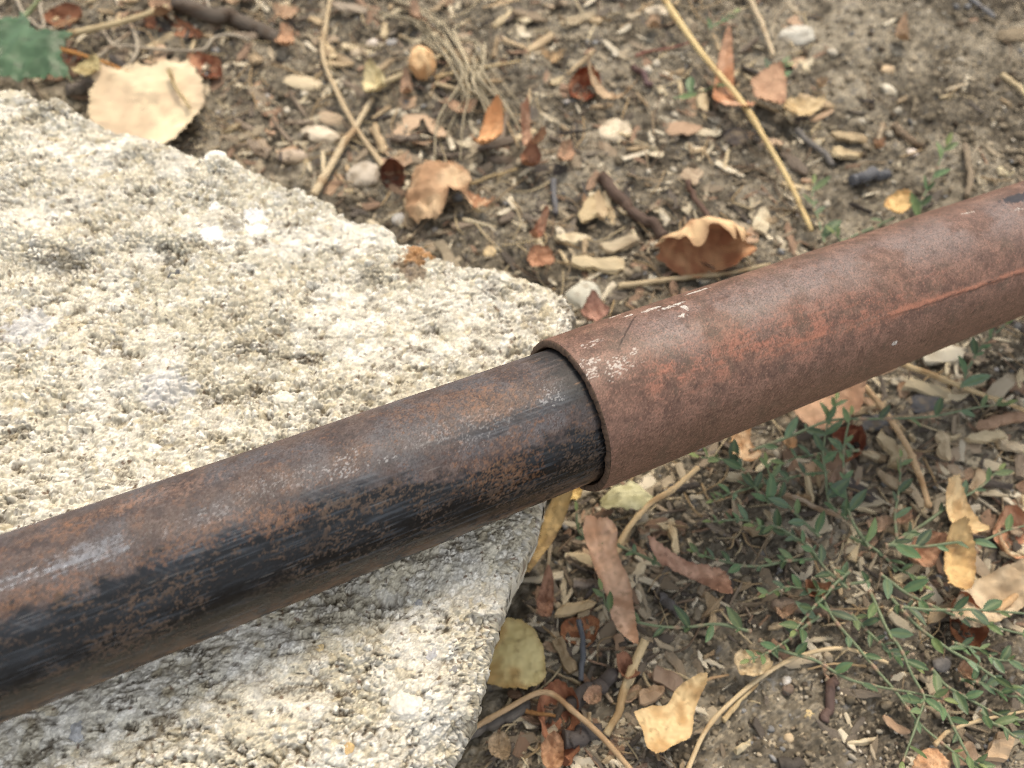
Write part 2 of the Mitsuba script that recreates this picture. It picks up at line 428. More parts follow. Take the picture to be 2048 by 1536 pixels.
# orange bloom, pale paint traces, then a painted bluish highlight at the far left
for (u, v, ls, lq, sd_) in [(215, 1022, 0.010, 0.0020, 1), (370, 1095, 0.011, 0.0018, 2), (460, 1040, 0.010, 0.0016, 3), (120, 1065, 0.010, 0.002, 4), (30, 1205, 0.014, 0.002, 6), (330, 985, 0.013, 0.0030, 5), (980, 815, 0.012, 0.004, 7), (560, 1040, 0.008, 0.003, 8), (1010, 940, 0.010, 0.006, 9), (905, 800, 0.014, 0.004, 10)]:
    s, a = on_pipe(u, v, R_IN)
    col = mixc(col, C(158, 108, 66) if sd_ != 5 else C(170, 130, 106), blob(S, P, R_IN, s, a, ls, lq, 20 + sd_, 1.5, -0.05) * 0.32 * sst(0.35, 0.6, tiny))
pale = 0
for (u, v, ls, lq, sd_) in [(690, 935, 0.005, 0.0026, 1), (708, 902, 0.0022, 0.0012, 2), (560, 965, 0.012, 0.0030, 3), (860, 875, 0.006, 0.0024, 4), (1105, 795, 0.0034, 0.0026, 5), (180, 1112, 0.008, 0.0022, 6), (420, 1030, 0.010, 0.0022, 8), (960, 850, 0.010, 0.004, 9), (770, 920, 0.003, 0.0006, 10), (1110, 770, 0.004, 0.003, 12)]:
    s, a = on_pipe(u, v, R_IN)
    pale = np.maximum(pale, blob(S, P, R_IN, s, a, ls, lq, 40 + sd_, 1.5, -0.05) * (0.95 if sd_ in (1, 2, 5, 10) else 0.5))
pale = pale * sst(0.545, 0.62, 0.35 * sml + 0.3 * tiny + 0.35 * fb(Q * np.array([1.6, 2.6, 1]), 2, 60))
col = mixc(col, C(178, 180, 184), pale * 0.6)
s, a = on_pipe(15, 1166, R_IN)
col = mixc(col, C(206, 214, 226), blob(S, P, R_IN, s, a, 0.010, 0.0014, 64, 1.1, -0.03) * sst(0.46, 0.62, 0.5 * fstr + 0.5 * sml) * 0.5)  # bluish highlight put into the colour, as is the softer patch below
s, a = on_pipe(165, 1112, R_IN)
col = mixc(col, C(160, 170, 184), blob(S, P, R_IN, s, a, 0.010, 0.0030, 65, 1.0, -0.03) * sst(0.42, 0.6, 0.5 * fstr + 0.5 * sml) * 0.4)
# black collar beside the sleeve
collar = sst(-0.016, -0.006, S + 0.010 * (fb(Qs * 0.9, 3, 61) - 0.5)) * sst(-0.4, 0.3, P + 0.5 * (mid - 0.5))
col = mixc(col, mixc(C(34, 37, 40), C(140, 104, 70), sst(0.60, 0.72, strk)), collar * 0.8)
col = mixc(col, C(24, 24, 26), sst(-0.0058, -0.0040, S) * 0.7)  # shade of the gap painted onto the tube at the sleeve mouth
# scratches
scr = sst(0.80, 0.86, vn(np.stack([Q[:, 0] * 0.06, (Q[:, 1] + Q[:, 0] * 0.05) * 2.6, Q[:, 2]], 1), 62)) * sst(0.5, 0.7, vn(Q * 0.12, 63))
col = mixc(col, C(150, 148, 146), scr * 0.30)
h = 0.00007 * (sml - 0.5) + 0.00010 * rust + 0.00012 * weather * (mid - 0.3) + 0.00005 * (tiny - 0.5) + 0.00005 * (gr[0] - 0.5) * weather - 0.00003 * streak * marks
rgh = np.clip(0.30 + 0.28 * weather + 0.35 * rust - 0.04 * streak + 0.15 * (sml - 0.5), 0.2, 0.9)
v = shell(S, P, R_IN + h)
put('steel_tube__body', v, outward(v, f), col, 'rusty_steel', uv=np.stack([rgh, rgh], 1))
tag('steel_tube', 'thinner blackened steel tube with brown rust patches resting on the stone', 'tube')

# sleeve
sa = axis_steps(RIM + 0.0006, 0.225, 0.00036, (RIM, 0.52))
sa = sa[sa > RIM + 0.0003]
S, P, f, nv = tube_mesh(sa, R_OUT, 0.00030)
P = np.where(P > math.pi, P - 2 * math.pi, P)
Q = np.stack([S * 1000, P * R_OUT * 1000, S * 0 + 8.1], 1)
Qs = Q * np.array([0.16, 1.0, 1.0])
big = fb(Q * 0.07, 4, 71)
mid = fb(Q * 0.28, 4, 72)
sml = fb(Q * 1.6, 4, 73, 0.7)
tiny = vn(Q * 3.0, 74)
strk = fb(Qs * 0.8, 4, 75)
fstr = fb(Q * np.array([0.09, 2.4, 1]), 3, 69, 0.6)
dg = np.degrees(P)
col = mixc(C(106, 78, 66), C(136, 102, 86), sst(0.3, 0.7, mid))
greyz = np.exp(-((dg - 36 + 22 * (big - 0.5)) / 22) ** 2) * sst(0.006, 0.03, S)
col = mixc(col, C(134, 118, 114), greyz * sst(0.34, 0.58, big + 0.3 * (mid - 0.5)) * 0.85)
orz = np.exp(-((dg - (6 - 10 * sst(0.02, 0.12, S)) + 26 * (mid - 0.5)) / 17) ** 2) * sst(0.004, 0.02, S)
col = mixc(col, C(172, 102, 76), orz * sst(0.46, 0.60, 0.35 * sml + 0.3 * mid + 0.35 * strk + 0.1 * (tiny - 0.5)) * sst(0.18, 0.06, S) * 0.6)
col = mixc(col, C(128, 96, 76), sst(-18, -50, dg + 20 * (mid - 0.5)) * 0.65)
col = col * (0.74 + 0.52 * sst(0.25, 0.75, 0.5 * tiny + 0.5 * sml))[:, None]
col = col * (0.95 + 0.10 * sst(0.3, 0.7, fstr))[:, None]
col = mixc(col, C(150, 112, 96), sst(0.66, 0.74, fstr) * 0.18 * sst(0.45, 0.6, mid))
col = mixc(col, C(78, 54, 44), sst(0.56, 0.68, 0.7 * sml + 0.3 * vn(Q * 2.2, 79)) * 0.5)
col = mixc(col, C(92, 80, 66), sst(0.56, 0.76, fb(Q * 0.16, 4, 76)) * 0.35)
col = mixc(col, C(166, 116, 92), sst(0.60, 0.72, 0.6 * sml + 0.4 * tiny) * 0.5)
col = mixc(col, C(62, 46, 40), sst(0.64, 0.72, fb(Q * 0.5, 4, 77, 0.7)) * 0.45)
gr = np.random.default_rng(32).random((2, len(S)))
col = col * (0.93 + 0.14 * gr[0])[:, None]
col = mixc(col, C(164, 122, 102), (gr[1] > 0.965) * 0.5)
col = mixc(col, C(56, 44, 40), (gr[1] < 0.05) * 0.5)
# the long seam
sA, pA = on_pipe(2040, 545, R_OUT)
sB, pB = on_pipe(1745, 640, R_OUT)
seam_p = pB + (pA - pB) * (S - sB) / (sA - sB)
sq = (P - seam_p) * R_OUT * 1000 + 1.1 * (fb(Q * np.array([0.25, 0.1, 1]), 3, 67) - 0.5) + 2.0 * (fb(Qs * 0.5, 3, 78) - 0.5) * sst(sA, sB - 0.03, S)
seam = sst(0.9, 0.2, np.abs(sq)) * sst(0.08, 0.15, S) * sst(0.25, 0.6, fb(Qs * 1.2, 3, 68))
col = mixc(col, C(190, 120, 88), sst(2.0, 0.3, np.abs(sq)) * sst(0.04, 0.10, S) * 0.55 * sst(0.38, 0.58, 0.5 * sml + 0.5 * strk))
col = mixc(col, C(60, 46, 40), sst(0.45, 0.15, np.abs(sq + 0.8)) * sst(0.07, 0.12, S) * 0.5)
# white splashes
pale = 0
for (u, v, ls, lq, sd_) in [(1228, 634, 0.0030, 0.0008, 1), (1255, 632, 0.0022, 0.0007, 2), (1300, 620, 0.0050, 0.0010, 3), (1345, 612, 0.0060, 0.0009, 4), (1370, 614, 0.0014, 0.0016, 5), (1366, 630, 0.0016, 0.0009, 6), (1395, 583, 0.0060, 0.0009, 7),
                            (1175, 690, 0.0030, 0.0014, 8), (1195, 682, 0.0028, 0.0010, 9), (1175, 725, 0.0040, 0.0016, 10), (1180, 745, 0.0034, 0.0024, 11), (1272, 702, 0.0022, 0.0014, 12), (1790, 686, 0.0015, 0.0011, 13), (2038, 418, 0.003, 0.001, 14), (1940, 425, 0.004, 0.0008, 15), (1240, 735, 0.006, 0.003, 16)]:
    s, a = on_pipe(u, v, R_OUT)
    pale = np.maximum(pale, blob(S, P, R_OUT, s, a, ls * 0.8, lq * 0.9, 80 + sd_, 0.5 if sd_ in (3, 4, 7, 13) else 1.2) * (0.95 if sd_ < 8 or sd_ == 13 else 0.62))
pale = pale * np.where(pale > 0.7, sst(0.36, 0.5, 0.6 * sml + 0.4 * tiny), sst(0.50, 0.60, 0.5 * sml + 0.5 * vn(Q * np.array([1.2, 3.0, 1]), 70)))
col = mixc(col, C(214, 208, 200), pale)
s, a = on_pipe(2035, 395, R_OUT)
col = mixc(col, C(36, 40, 50), blob(S, P, R_OUT, s, a, 0.008, 0.0028, 99, 0.7) * 0.9)
s, a = on_pipe(1255, 660, R_OUT)
col = mixc(col, C(44, 34, 30), sst(0.5, 0.1, np.abs((S - s) * 1000 * 0.75 + (P - a) * R_OUT * 1000 * -0.9 + 0.6 * (strk - .5))) * sst(0.009, 0.005, np.abs(S - s)) * 0.8)
h = 0.00012 * (mid - 0.5) + 0.00010 * (sml - 0.5) + 0.00006 * (tiny - 0.5) + 0.00002 * (gr[0] - 0.5) + 0.0007 * (fb(Q * 0.035, 2, 66) - 0.5) + 0.00018 * seam + 0.00006 * pale
end = sst(0.0007, 0.0, S - RIM - 0.0006)
h = h - 0.0002 * end ** 2
rgh = np.clip(0.48 + 0.3 * (sml - 0.5) + 0.12 * orz - 0.12 * greyz, 0.3, 0.9)
v = shell(S, P, R_OUT + h)
put('sleeve_tube__body', v, outward(v, f), col, 'rusty_steel', uv=np.stack([rgh, rgh], 1))
tag('sleeve_tube', 'wider red-brown rusty tube slipped over the end of the black one', 'tube')
# its sawn end and bore
na = 1400
ph = np.linspace(-math.pi, math.pi, na, endpoint=False)
rad = np.array([R_OUT - 0.0002, R_OUT - 0.0004, R_OUT - 0.0014, R_OUT - 0.0021, R_OUT - 0.0024, R_OUT - 0.0025, R_OUT - 0.0025])
off = np.array([0.0006, 0.0002, 0.0, 0.0001, 0.0004, 0.002, 0.05])
Pr = np.tile(ph, len(rad))
Rr = np.repeat(rad, na)
So = np.repeat(off, na)
Qr = np.stack([np.cos(Pr) * 24, np.sin(Pr) * 24, Rr * 1000], 1)
jit = 0.0010 * (fb(Qr * 0.25, 3, 91) - 0.5) + 0.0008 * (fb(Qr * 1.2, 3, 92) - 0.5)
Sr = RIM + So + jit * (So < 0.0005) + 0.00000
v = shell(Sr, Pr, Rr)
i, j = np.meshgrid(np.arange(len(rad) - 1), np.arange(na), indexing='ij')
a, b = (i * na + j).ravel(), (i * na + (j + 1) % na).ravel()
q = np.stack([a, a + na, b + na, b], 1)
fr = np.vstack([q[:, [0, 1, 2]], q[:, [0, 2, 3]]])
n0 = np.cross(v[fr[2 * na, 1]] - v[fr[2 * na, 0]], v[fr[2 * na, 2]] - v[fr[2 * na, 0]])
if n0 @ AX > 0: fr = fr[:, ::-1]
rc_ = mixc(C(74, 58, 48), C(118, 92, 70), fb(Qr * 1.0, 3, 93))
rc_ = mixc(rc_, C(36, 30, 28), sst(0.5, 0.7, fb(Qr * 2, 3, 94)) * 0.7)
put('sleeve_tube__rim', v, fr, rc_, 'rusty_steel', uv=np.full((len(v), 2), 0.7))
tag('sleeve_tube__rim', 'sawn dark end edge of the wider tube')

# ------------------------------------------------------------------ soil
gx = axis_steps(-0.36, 0.36, 0.00085, (-60, 60), 1.35)
ysl = [0.06]
while ysl[-1] < 0.56: ysl.append(ysl[-1] + 0.00065 + 0.0004 * (ysl[-1] - 0.06) / 0.5)
gy = axis_steps(0, 0, np.array(ysl), (-60, 60), 1.35)
X, Y = [a.ravel() for a in np.meshgrid(gx, gy, indexing='ij')]
V = np.stack([X, Y, gz(X, Y)], 1)
sx_, sy_ = V[:, 0], V[:, 1]
inside = (np.abs(V[:, 0]) < 0.55) & (V[:, 1] > 0) & (V[:, 1] < 0.65)
hid = shapely.contains_xy(STONE.buffer(-0.012), X, Y)
F = grid_faces(len(gx), len(gy), keep=~hid)
V, F, inside = compact(V, F, inside)
VI = V[inside]
c1, c2, ci, cn = cells(VI + 0.0008 * np.stack([vn(VI * 400, 5), vn(VI * 400, 6), vn(VI * 0, 0)], 1), 0.0042, 121)
d1, d2, di, dn = cells(VI, 0.002, 122)
rng = np.random.default_rng(5)
r1, r2 = rng.random(cn)[ci], rng.random(dn)[di]
patch = fb(VI * 26, 3, 131)
dz = 0.0026 * (sst(0, 0.6, c2 - c1) - 0.4) * r1 * sst(0.3, 0.6, patch) + 0.0016 * (sst(0, 0.6, d2 - d1) - 0.4) * (0.3 + r2) + 0.0075 * (fb(VI * 130, 4, 132, 0.6) - 0.5) + 0.0018 * (vn(VI * 900, 133) - 0.5)
V[inside, 2] += dz
col = np.tile(C(122, 108, 88), (len(V), 1))
soil = mixc(C(124, 116, 102), C(168, 158, 139), sst(0.35, 0.65, fb(VI * 18, 3, 134)))
soil = mixc(soil, C(86, 79, 69), sst(0.48, 0.66, fb(VI * 70, 4, 135)) * 0.8)
soil = soil * (0.68 + 0.64 * r1)[:, None] * (0.72 + 0.56 * r2)[:, None]
soil = mixc(soil, C(186, 172, 146), (r2 > 0.94) * 0.75)
soil = mixc(soil, C(150, 148, 146), ((r2 < 0.02)) * 0.6)
col[inside] = soil
put('ground', V, F, col, 'rough_mineral')
tag('ground', 'dry grey-brown crumbly soil', kind='structure')

# ------------------------------------------------------------------ litter builders
RNG = np.random.default_rng(2024)


def spline(pts, n):
    """Catmull-Rom through the points."""
    p = np.asarray(pts, float)
    if len(p) == 2: return p[0] + (p[1] - p[0]) * np.linspace(0, 1, n)[:, None]
    q = np.vstack([2 * p[0] - p[1], p, 2 * p[-1] - p[-2]])
    t = np.linspace(0, len(p) - 1, n)
    i = np.minimum(t.astype(int), len(p) - 2)
    t = (t - i)[:, None]
    a, b, c, d = q[i], q[i + 1], q[i + 2], q[i + 3]
    return 0.5 * (2 * b + (c - a) * t + (2 * a - 5 * b + 4 * c - d) * t ** 2 + (3 * b - a - 3 * c + d) * t ** 3)


def tube_along(path, rad, sides=7, noise_amp=0.0, seed=0):
    """Closed tube along a path; rad per point."""
    path = np.asarray(path)
    n = len(path)
    rad = np.broadcast_to(rad, n).astype(float)
    tg = np.gradient(path, axis=0)
    tg /= np.maximum(np.linalg.norm(tg, axis=1, keepdims=True), 1e-12)
    side = np.cross(tg, [0.13, 0.21, 0.97])
    side /= np.maximum(np.linalg.norm(side, axis=1, keepdims=True), 1e-12)
    up = np.cross(side, tg)
    a = np.arange(sides) * 2 * math.pi / sides
    v = path[:, None] + rad[:, None, None] * (np.cos(a)[None, :, None] * side[:, None] + np.sin(a)[None, :, None] * up[:, None])
    v = v.reshape(-1, 3)
    if noise_amp:
        c = np.repeat(path, sides, 0)
        v = c + (v - c) * (1 + noise_amp * 1.3 * (fb(np.stack([np.repeat(np.arange(n) * 0.35, sides), np.tile(np.cos(a) * 2.2, n), np.tile(np.sin(a) * 2.2, n)], 1) + seed, 3, seed) - 0.5))[:, None]
    i, j = np.meshgrid(np.arange(n - 1), np.arange(sides), indexing='ij')
    p, q = (i * sides + j).ravel(), (i * sides + (j + 1) % sides).ravel()
    f = np.stack([p, q, q + sides, p + sides], 1)
    f = np.vstack([f[:, [0, 1, 2]], f[:, [0, 2, 3]]])
    v = np.vstack([v, path[0], path[-1]])
    k = np.arange(sides)
    f = np.vstack([f, np.stack([(k + 1) % sides, k, k * 0 + n * sides], 1), np.stack([(n - 1) * sides + k, (n - 1) * sides + (k + 1) % sides, k * 0 + n * sides + 1], 1)])
    return v, f


def ground_path(pts, z, n):
    """A path over the soil through points given along sight lines; z: height above the soil (a number or one per point)."""
    zz = np.broadcast_to(z, len(pts))
    return spline([at(u, v, h) for (u, v), h in zip(pts, zz)], n)


def stalk(name, label, cat, pts, r, z=0.003, col=(206, 186, 140), taper=0.6, nodes=True, group=None, seed=None, n=40, bark=0.0, bsdf='dry_plant', sides=8):
    seed = seed if seed is not None else RNG.integers(1000)
    path = ground_path(pts, z, n)
    t = np.linspace(0, 1, n)
    path = path + (np.stack([vn(np.stack([t * 7, t * 0 + seed, t * 0 + k], 1), 1) for k in (0, 5, 9)], 1) - 0.5) * r * (1.6 if bark else 0.5)
    rad = r * (1 - (1 - taper) * t) * (0.88 + 0.24 * vn(np.stack([t * 9, t * 0 + seed, t * 0], 1), 4))
    if nodes: rad = rad * (1 + 0.45 * np.exp(-(((t * 2.6 + seed * 0.37) % 1 - 0.5) / 0.03) ** 2))
    v, f = tube_along(path, rad, sides, bark, seed % 50)
    base = C(*col)
    c = base * (0.78 + 0.44 * fb(v * np.array([500, 500, 500]), 3, seed % 40))[:, None]
    c = mixc(c, base * np.array([0.55, 0.42, 0.32]), sst(0.55, 0.75, fb(v * 120, 2, seed % 37)) * 0.7)
    key = numbered(name)
    put(key, v, f, c, bsdf)
    return tag(key, label, cat, group)


def leaf(name, label, outline, col, col2=None, lift=0.003, cup=0.004, wrinkle=0.002, fold=0.0, sharp=False, jag=0.04, edge=0.5, vein=0.42, cat='leaf', group=None, z=0.004, tip=0.0, bsdf='dry_plant', mid=None, key=None, part=False):
    """A dry leaf: its outline laid on the soil, then cupped, folded along its midrib and crinkled."""
    seed = int(abs(outline[0][0] * 7 + outline[0][1] * 3)) % 97
    b = np.array([at(u, v, z) for u, v in outline])
    cen = b.mean(0)
    loop = spline(np.vstack([b, b[:1]]), 160)[:-1]
    if sharp:
        bb = np.vstack([b, b[:1]])
        loop = np.stack([np.interp(np.linspace(0, len(b), 161)[:-1], np.arange(len(b) + 1), bb[:, i]) for i in range(3)], 1)
    size = np.sqrt(shapely.Polygon(loop[:, :2]).buffer(0).area)
    tt = np.arange(len(loop))
    rdir = loop - cen
    loop = cen + rdir * (1 + jag * (((tt * 0.37) % 1) - 0.5) + jag * 1.5 * (vn(np.stack([tt * 0.33, tt * 0, tt * 0 + seed], 1), 2) - 0.5))[:, None]
    poly = shapely.Polygon(loop[:, :2]).buffer(0)
    if poly.geom_type != 'Polygon': poly = max(poly.geoms, key=lambda g: g.area)
    edge_pts = np.asarray(shapely.segmentize(poly.exterior, size / 22).coords)[:-1]
    step = size / 20
    lo, hi = edge_pts.min(0), edge_pts.max(0)
    gx_, gy_ = np.meshgrid(np.arange(lo[0], hi[0], step), np.arange(lo[1], hi[1], step))
    g = np.stack([gx_.ravel(), gy_.ravel()], 1) + RNG.uniform(-0.2, 0.2, (gx_.size, 2)) * step
    g = g[shapely.contains_xy(poly.buffer(-step * 0.4), g[:, 0], g[:, 1])]
    p2 = np.vstack([edge_pts, g])
    tri = Delaunay(p2).simplices
    cc = p2[tri].mean(1)
    tri = tri[shapely.contains_xy(poly, cc[:, 0], cc[:, 1])]
    d = p2 - cen[:2]
    if mid is None:
        w, ev = np.linalg.eigh(np.cov(d.T))
        m = ev[:, 1]
    else:
        m = at(*mid[1])[:2] - at(*mid[0])[:2]
        m /= np.linalg.norm(m)
    along, across = d @ m, d @ np.array([-m[1], m[0]])
    across = across + 0.10 * size * (vn(np.stack([along / size * 2, along * 0, along * 0 + seed], 1), 3) - 0.5)
    rr = np.hypot(d[:, 0], d[:, 1]) / (size * 0.6)
    p3 = np.stack([p2[:, 0], p2[:, 1], p2[:, 0] * 0 + seed], 1)
    ed = shapely.distance(shapely.points(p2), poly.exterior) / size
    zz = z + lift + cup * rr ** 2 + fold * np.abs(across) + tip * along
    cr = np.abs(fb(p3 * np.array([4.5 / size, 4.5 / size, 1]), 3, seed + 2, 0.6) - 0.5)
    zz = zz + wrinkle * 0.55 * sst(0.14, 0.0, cr) * (0.5 + 0.6 * rr)
    zz = zz + size * 0.012 * sst(0.05, 0.0, np.abs(across) / size)
    zz = zz + wrinkle * 2 * (fb(p3 * (2.2 / size) * np.array([1, 1, 0]) + seed, 3, seed) - 0.5) + wrinkle * 1.0 * (vn(p3 * np.array([6 / size, 6 / size, 1]), seed + 1) - 0.5) * sst(0.12, 0.0, ed)
    gh = gz(p2[:, 0], p2[:, 1])
    zz = np.maximum(zz, 0.0012)
    v = np.stack([p2[:, 0], p2[:, 1], gh + zz], 1)
    grey_ = 0.72 if bsdf == 'dry_plant' else 1.0
    col = tuple(grey_ * x + (1 - grey_) * y for x, y in zip(col, (196, 176, 146)))
    col2 = tuple(grey_ * x + (1 - grey_) * y for x, y in zip(col2 or tuple(0.78 * x for x in col), (160, 140, 114)))
    a, b_ = C(*col, 0.95), C(*(col2 or tuple(int(x * 0.78) for x in col)), 0.95)
    c = mixc(a, b_, sst(0.42, 0.68, fb(p3 * np.array([3 / size, 3 / size, 1]), 3, seed + 5)))
    c = mixc(c, b_ * 0.8, sst(0.09, 0.0, ed) * edge)
    vv = np.maximum(sst(0.03, 0.0, np.abs(across) / size), sst(0.12, 0.0, np.abs(((along - np.abs(across) * 0.9) / (size * 0.2)) % 1 - 0.5)) * 0.6)
    c = mixc(c, np.minimum(a * 1.15, 0.9) if vein < 0 else b_ * 0.7, vv * abs(vein))
    c = c * (0.74 + 0.5 * fb(p3 * np.array([14 / size, 14 / size, 1]), 3, 6, 0.6))[:, None]
    c = mixc(c, b_ * 0.6, sst(0.66, 0.74, fb(p3 * np.array([9 / size, 9 / size, 1]), 3, seed + 9)) * 0.6)
    # upper and lower skin, joined round the edge, 0.3 mm apart
    n_ = vnorm(v, tri)
    if n_[:, 2].mean() < 0: tri = tri[:, ::-1]
    k = len(v)
    th = np.array([0, 0, 0.0003])
    ne = len(edge_pts)
    e0 = np.arange(ne)
    e1 = (e0 + 1) % ne
    rim = np.vstack([np.stack([e0, e0 + k, e1], 1), np.stack([e1, e0 + k, e1 + k], 1)])
    v2 = np.vstack([v, v - th])
    f2 = np.vstack([tri, tri[:, ::-1] + k, rim])
    key = key or numbered(name)
    put(key, v2, f2, np.vstack([c, c * 0.92]), bsdf)
    if part: return key
    return tag(key, label, cat, group)


def rolled(name, label, p0, p1, rad, a0, a1, col, col2, z=0.0, flare=0.25, seed=1, cat='leaf', group=None, jag=0.25, nu=36, nv=30, lip=None):
    """A dry leaf curled up lengthwise: from p0 to p1 along the soil, its section an open arc from a0 to a1 degrees (0 = towards the viewer, 90 = up)."""
    q0, q1 = at(*p0, z), at(*p1, z)
    ax = q1 - q0
    L = np.linalg.norm(ax)
    ax = ax / L
    fw = np.cross(ax, [0, 0, 1.0])
    fw /= np.linalg.norm(fw)
    if fw[1] > 0: fw = -fw
    u, t = np.meshgrid(np.linspace(0, 1, nu), np.linspace(0, 1, nv), indexing='ij')
    u, t = u.ravel(), t.ravel()
    prof = np.power(np.clip(np.sin(math.pi * np.clip(u * 0.94 + 0.03, 0, 1)), 0.05, 1), 0.55)
    p3 = np.stack([u * 3, t * 2, u * 0 + seed], 1)
    r = rad * prof * (0.8 + 0.5 * (fb(p3, 3, seed) - 0.3)) * (1 + flare * (t - 0.5) ** 2 * 4)
    ang = np.radians(a0 + (a1 - a0) * t + 24 * (vn(np.stack([u * 5, u * 0, u * 0 + seed], 1), 7) - 0.5) + jag * 50 * (vn(np.stack([u * 15, np.round(t) * 3, u * 0 + seed], 1), 8) - 0.5) * np.abs(2 * t - 1) ** 3)
    uu = u + jag * 0.3 * (vn(np.stack([t * 6, u * 0 + seed, u * 0 + np.round(u) * 5], 1), 3) - 0.5) * np.abs(2 * u - 1) ** 3
    cen = q0 + ax * (uu * L)[:, None]
    v = cen + fw * (r * np.cos(ang))[:, None] + np.array([0, 0, 1.0]) * (r * np.sin(ang) + rad * 0.85)[:, None]
    v = v + (np.stack([fb(v * (0.9 / rad), 3, 1), fb(v * (0.9 / rad), 3, 2), fb(v * (0.9 / rad), 3, 3)], 1) - 0.5) * rad * 0.62
    v[:, 2] = np.maximum(v[:, 2], gz(v[:, 0], v[:, 1]) + 0.001)
    f = grid_faces(nu, nv)
    c = mixc(C(*col, 0.95), C(*col2, 0.95), sst(0.35, 0.65, fb(p3 * 2, 3, seed + 3)))
    if lip is not None: c = mixc(c, C(*lip, 0.95), sst(0.34, 0.12, t + 0.12 * (vn(p3 * 4, 9) - 0.5)))
    c = mixc(c, C(*col2) * 0.7, (sst(0.12, 0.0, np.minimum(t, 1 - t)) * 0.5 + sst(0.06, 0.0, np.abs(t - 0.5)) * 0.4 + sst(0.15, 0, np.abs(((u * 7 + np.abs(t - 0.5) * 3) % 1) - 0.5)) * 0.2))
    c = c * (0.85 + 0.3 * vn(v * 900, 4))[:, None]
    key = numbered(name)
    put(key, v, f, c, 'dry_plant')
    return tag(key, label, cat, group)


def stone(label, u, v, a, b, col, ang=0.0, name='pebble', group=None, flat=0.62, amp=0.27, sub=3, seed=None):
    """A loose pebble, a and b its half length and half width in metres."""
    seed = seed if seed is not None else int(u * 3 + v) % 91
    pv, pf = pebble_mesh(a, b, min(a, b) * flat, seed, sub, amp)
    p = at(u, v, 0)
    pv = rotz(pv, ang) + p + np.array([0, 0, min(a, b) * flat * 0.28])
    c = C(*col) * (0.7 + 0.5 * fb(pv * 450, 4, seed % 20, 0.65))[:, None]
    c = mixc(c, C(150, 132, 104), sst(0.5, 0.68, fb(pv * 240, 3, seed % 17)) * 0.6)
    c = mixc(c, C(120, 104, 82), sst(0.25, -0.5, (pv[:, 2] - p[2]) / (min(a, b) * flat)) * 0.5)
    key = numbered(name)
    put(key, pv, pf, c, 'pebble_mineral')
    return tag(key, label, 'pebble', group)


def chip_mesh(L, W, H, seed, curve=0.0):
    """A splinter: a bent plank with ragged ends, 5 by 3 stations."""
    r = np.random.default_rng(seed)
    n = 6
    t = np.linspace(-1, 1, n)
    prof = (1 - np.abs(t - r.uniform(-0.3, 0.3)) ** (2 + 4 * r.random())) * 0.6 + 0.4
    prof = np.clip(prof, 0.15, 1)
    if r.random() < 0.6: prof = np.full(n, 0.9) + r.normal(0, 0.08) * t
    prof = prof * (0.75 + 0.5 * r.random(n))
    prof[[0, -1]] *= r.uniform(0.45, 1.1, 2)
    sk0 = r.normal(0, 0.25)
    rings = []
    for i in range(n):
        y0 = W * prof[i]
        x = L * (t[i] + 0.10 * (r.random() - 0.5))
        h = H * (0.6 + 0.6 * r.random())
        sk = L * 0.10 * (r.random() - 0.5)
        off = W * 0.3 * (r.random() - 0.5)
        z = curve * L * t[i] ** 2
        rings += [[x - sk - sk0 * y0, off - y0, z - h], [x, off, z - h * 1.1], [x + sk + sk0 * y0, off + y0, z - h], [x + sk * 1.1 + sk0 * y0, off + y0 * 0.9, z + h * 0.7], [x, off + y0 * 0.2, z + h * 1.2], [x - sk - sk0 * y0, off - y0 * 0.9, z + h * 0.6]]
    v = np.array(rings) + (r.random((n * 6, 3)) - 0.5) * np.array([L * 0.10, W * 0.28, H * 0.8])
    f = []
    for i in range(n - 1):
        for j in range(6):
            a, b = i * 6 + j, i * 6 + (j + 1) % 6
            f += [[a, b, b + 6], [a, b + 6, a + 6]]
    for j in range(1, 5):
        f += [[0, j + 1, j], [(n - 1) * 6, (n - 1) * 6 + j, (n - 1) * 6 + j + 1]]
    return v, np.array(f)


def rot3(v, yaw, pitch, roll):
    cy, sy, cp, sp, cr, sr = math.cos(yaw), math.sin(yaw), math.cos(pitch), math.sin(pitch), math.cos(roll), math.sin(roll)
    Rz = np.array([[cy, -sy, 0], [sy, cy, 0], [0, 0, 1]])
    Ry = np.array([[cp, 0, sp], [0, 1, 0], [-sp, 0, cp]])
    Rx = np.array([[1, 0, 0], [0, cr, -sr], [0, sr, cr]])
    return v @ (Rz @ Ry @ Rx).T


def chip(name, label, cat, u, v, L, W, ang, col, H=0.0009, z=0.0015, curve=0.0, group=None, tiltp=0.0, tiltr=0.0, seed=None):
    seed = seed if seed is not None else int(RNG.integers(1 << 30))
    cv, cf = chip_mesh(L, W, H, seed, curve)
    p = at(u, v, 0)
    local = cv.copy()
    cv = rot3(cv, ang, tiltp, tiltr) + p + np.array([0, 0, z + H])
    c = C(*col) * (0.76 + 0.48 * fb(local * np.array([120, 900, 900]) + seed % 50, 3, 3))[:, None]
    c = mixc(c, C(*col) * np.array([0.5, 0.42, 0.35]), sst(0.55, 0.7, fb(local * np.array([150, 400, 400]) + seed % 31, 2, 8)) * 0.7)
    key = numbered(name)
    put(key, cv, cf, c, 'dry_plant', smooth=False)
    return tag(key, label, cat, group)

